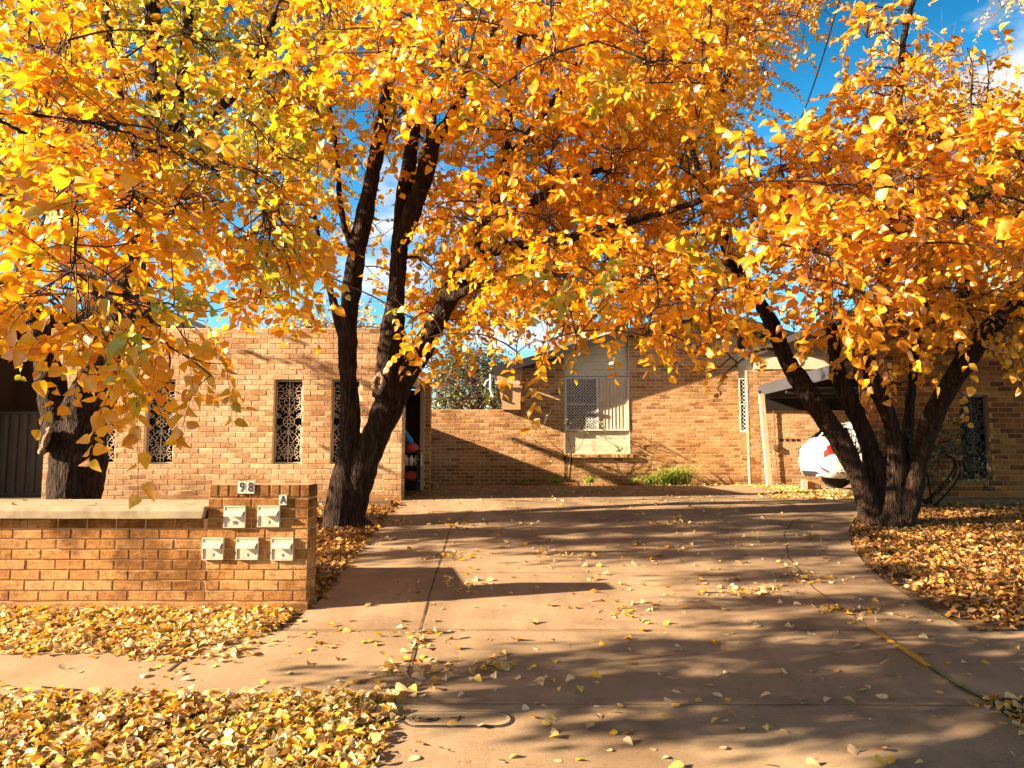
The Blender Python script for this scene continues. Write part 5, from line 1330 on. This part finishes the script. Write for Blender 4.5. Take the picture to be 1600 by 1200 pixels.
# loose leaves on the concrete
def drive_ok(x, y):
    if PY0 <= y <= PY1: return -4.5 < x < 4.6
    if y < PY0: return xlow(y) < x < float(np.interp(y, [p[1] for p in drv_right_low], [p[0] for p in drv_right_low]))
    return float(np.interp(y, [p[1] for p in UL], [p[0] for p in UL])) < x < float(np.interp(y, [p[1] for p in UR], [p[0] for p in UR]))
pts = []
clusters = [G(648, 1048), G(640, 1065), G(655, 1000), G(770, 1045), G(975, 958), G(1145, 928), G(1180, 925), G(740, 915), G(700, 870), G(600, 815), G(1250, 905), G(1340, 955), G(880, 870), G(1050, 820), G(720, 820), G(300, 1010), G(280, 1020), G(230, 1030), G(330, 1030), G(390, 1010)]
yl_ = PX([(1444, 1041), (1415, 1020), (1385, 1000), (1357, 982)])
def ylx(y): return float(np.interp(y, [p[1] for p in yl_], [p[0] for p in yl_]))
while len(pts) < 2100:
    if random.random() < .22: c = random.choice(clusters); x, y = random.gauss(c[0], .16), random.gauss(c[1], .10)
    else: y = 3.2+(17.8-3.2)*random.random()**1.25; x = random.uniform(-4.4, 5.8)
    if not drive_ok(x, y) or x > .9*y: continue
    if y > 5.7 and x > 3.9: continue
    if math.hypot(x-ylx(y), 0) < .09 and 4.7 < y < 5.75: continue
    pts.append((x, y))
pts.sort(key=lambda p: p[1])
protos = []
for k in range(10):
    V, q, tr = leaf_geo(np.zeros((1, 3)), np.array([[0, 1, .1*rng.normal()]]), np.array([[rng.normal(0, .25), 0, 1.]]), np.array([.064]), 6, curl=(.2, 2.0), asp=(.85, 1.3))
    V[:, 1] -= .03; V[:, 2] -= V[:, 2].min()
    me = bpy.data.meshes.new('fallen_leaf'); me.from_pydata(V.tolist(), [], q.tolist()+tr.tolist()); me.materials.append(None); me.polygons.foreach_set('use_smooth', [True]*len(me.polygons)); me.update(); protos.append(me)
def mat_one(name, c):
    m = mat_leaf(name, [tuple(x*.95 for x in c), c], None, .22, gloss=.03); return m
lm = [mat_one('dry_leaf', c) for c in ((.86, .66, .40), (.90, .74, .50), (.82, .58, .30), (.92, .55, .06), (.70, .40, .14), (.88, .68, .36), (.86, .62, .34), (.94, .66, .14))]
for i, (x, y) in enumerate(pts[:300]):
    o = bpy.data.objects.new('fallen_leaf', protos[i % 10]); COL.objects.link(o)
    o.location = (x, y, gz(y)+.011); o.rotation_euler = (random.gauss(.0, .07), random.gauss(0, .08), random.uniform(0, 6.28)); s = random.uniform(.5, 1.2); o.scale = (s, s, s)
    if not o.data.materials[0]: o.data.materials[0] = lm[0]
    o.material_slots[0].link = 'OBJECT'; o.material_slots[0].material = random.choice(lm)
    tag(o, 'loose dry leaf lying on the near concrete', 'leaf', 'loose dry leaves on the near concrete')
rest = pts[300:]; P = np.array(rest); it = iter(rest)
litter('scattered_leaves', lambda: next(it, None), len(rest), M['litter'], 'small loose leaves scattered over the far driveway', .006, .062, lift=.013, flat=.30)
# a few leaves on the slab
n = 26; P = np.column_stack([rng.uniform(-5.2, wp-.15, n), rng.uniform(6.2, 7.0, n), np.full(n, .843)]); th = rng.uniform(0, 6.28, n)
V, q, tr = leaf_geo(P, np.column_stack([np.cos(th), np.sin(th), rng.normal(0, .1, n)]), np.column_stack([rng.normal(0, .3, (n, 2)), np.ones(n)]), .06*rng.uniform(.5, 1.2, n), 5, curl=(1, 4)); V[:, 2] = np.maximum(V[:, 2], .840)
tag(np_mesh('scattered_leaves', V, q, M['litter'], None, tr), 'few dry leaves lying on the concrete slab', None, kind='stuff')

# ---------------------------------------------------------------- light and sky
SUN = Vector((1.0, .235, -.365)).normalized()
sl_ = bpy.data.lights.new('sun', 'SUN'); so = bpy.data.objects.new('sun', sl_); COL.objects.link(so)
so.rotation_euler = SUN.to_track_quat('-Z', 'Y').to_euler(); so.location = (-20, -4, 12)
sl_.energy = 5.0; sl_.angle = R(.5); sl_.color = (1, .80, .56)
W = bpy.data.worlds.new('World'); SC.world = W; W.use_nodes = True; nt = W.node_tree; nt.nodes.clear()
out = nt.nodes.new('ShaderNodeOutputWorld'); bg = N(nt, 'ShaderNodeBackground', i_Strength=.062)
sky = nt.nodes.new('ShaderNodeTexSky'); sky.sky_type = 'NISHITA'; sky.sun_disc = False
sky.sun_elevation = math.asin(-SUN.z); sky.sun_rotation = math.atan2(-SUN.x, -SUN.y); sky.air_density = 1.0; sky.dust_density = .2; sky.ozone_density = 2.5
hsv = N(nt, 'ShaderNodeHueSaturation', i_Saturation=1.4, i_Hue=.488); nt.links.new(sky.outputs[0], hsv.inputs['Color'])
tc = nt.nodes.new('ShaderNodeTexCoord'); mp = nt.nodes.new('ShaderNodeMapping'); mp.inputs['Scale'].default_value = (1, 1, 2.6); nt.links.new(tc.outputs['Generated'], mp.inputs[0])
cn = N(nt, 'ShaderNodeTexNoise', i_Scale=3.4, i_Detail=8, i_Roughness=.55); nt.links.new(mp.outputs[0], cn.inputs['Vector'])
cr = ramp(nt, [(.58, (0, 0, 0)), (.70, (1, 1, 1))]); nt.links.new(cn.outputs['Fac'], cr.inputs[0])
sx = nt.nodes.new('ShaderNodeSeparateXYZ'); nt.links.new(tc.outputs['Generated'], sx.inputs[0])
zr = ramp(nt, [(.40, (1, 1, 1)), (.64, (.05, .05, .055))]); nt.links.new(sx.outputs['Z'], zr.inputs[0])   # the sky deepens towards the zenith
cc = mix(nt, hsv.outputs[0], (4.4, 4.2, 4.0), N_mul(nt, cr.outputs[0], .85)); cc = mix(nt, cc, zr.outputs[0], 1.0, 'MULTIPLY')
nt.links.new(cc, bg.inputs[0]); nt.links.new(bg.outputs[0], out.inputs[0])

vs_ = SC.view_settings; SC.display_settings.display_device = 'sRGB'; vs_.view_transform = 'Standard'; vs_.look = 'None'; vs_.exposure = 2.2; vs_.gamma = 1; vs_.use_curve_mapping = False
cy_ = SC.cycles; cy_.use_denoising = True; cy_.max_bounces = 6; cy_.diffuse_bounces = 2; cy_.glossy_bounces = 2; cy_.transmission_bounces = 3; cy_.transparent_max_bounces = 4
cy_.use_adaptive_sampling = True; cy_.adaptive_threshold = .02
clean()
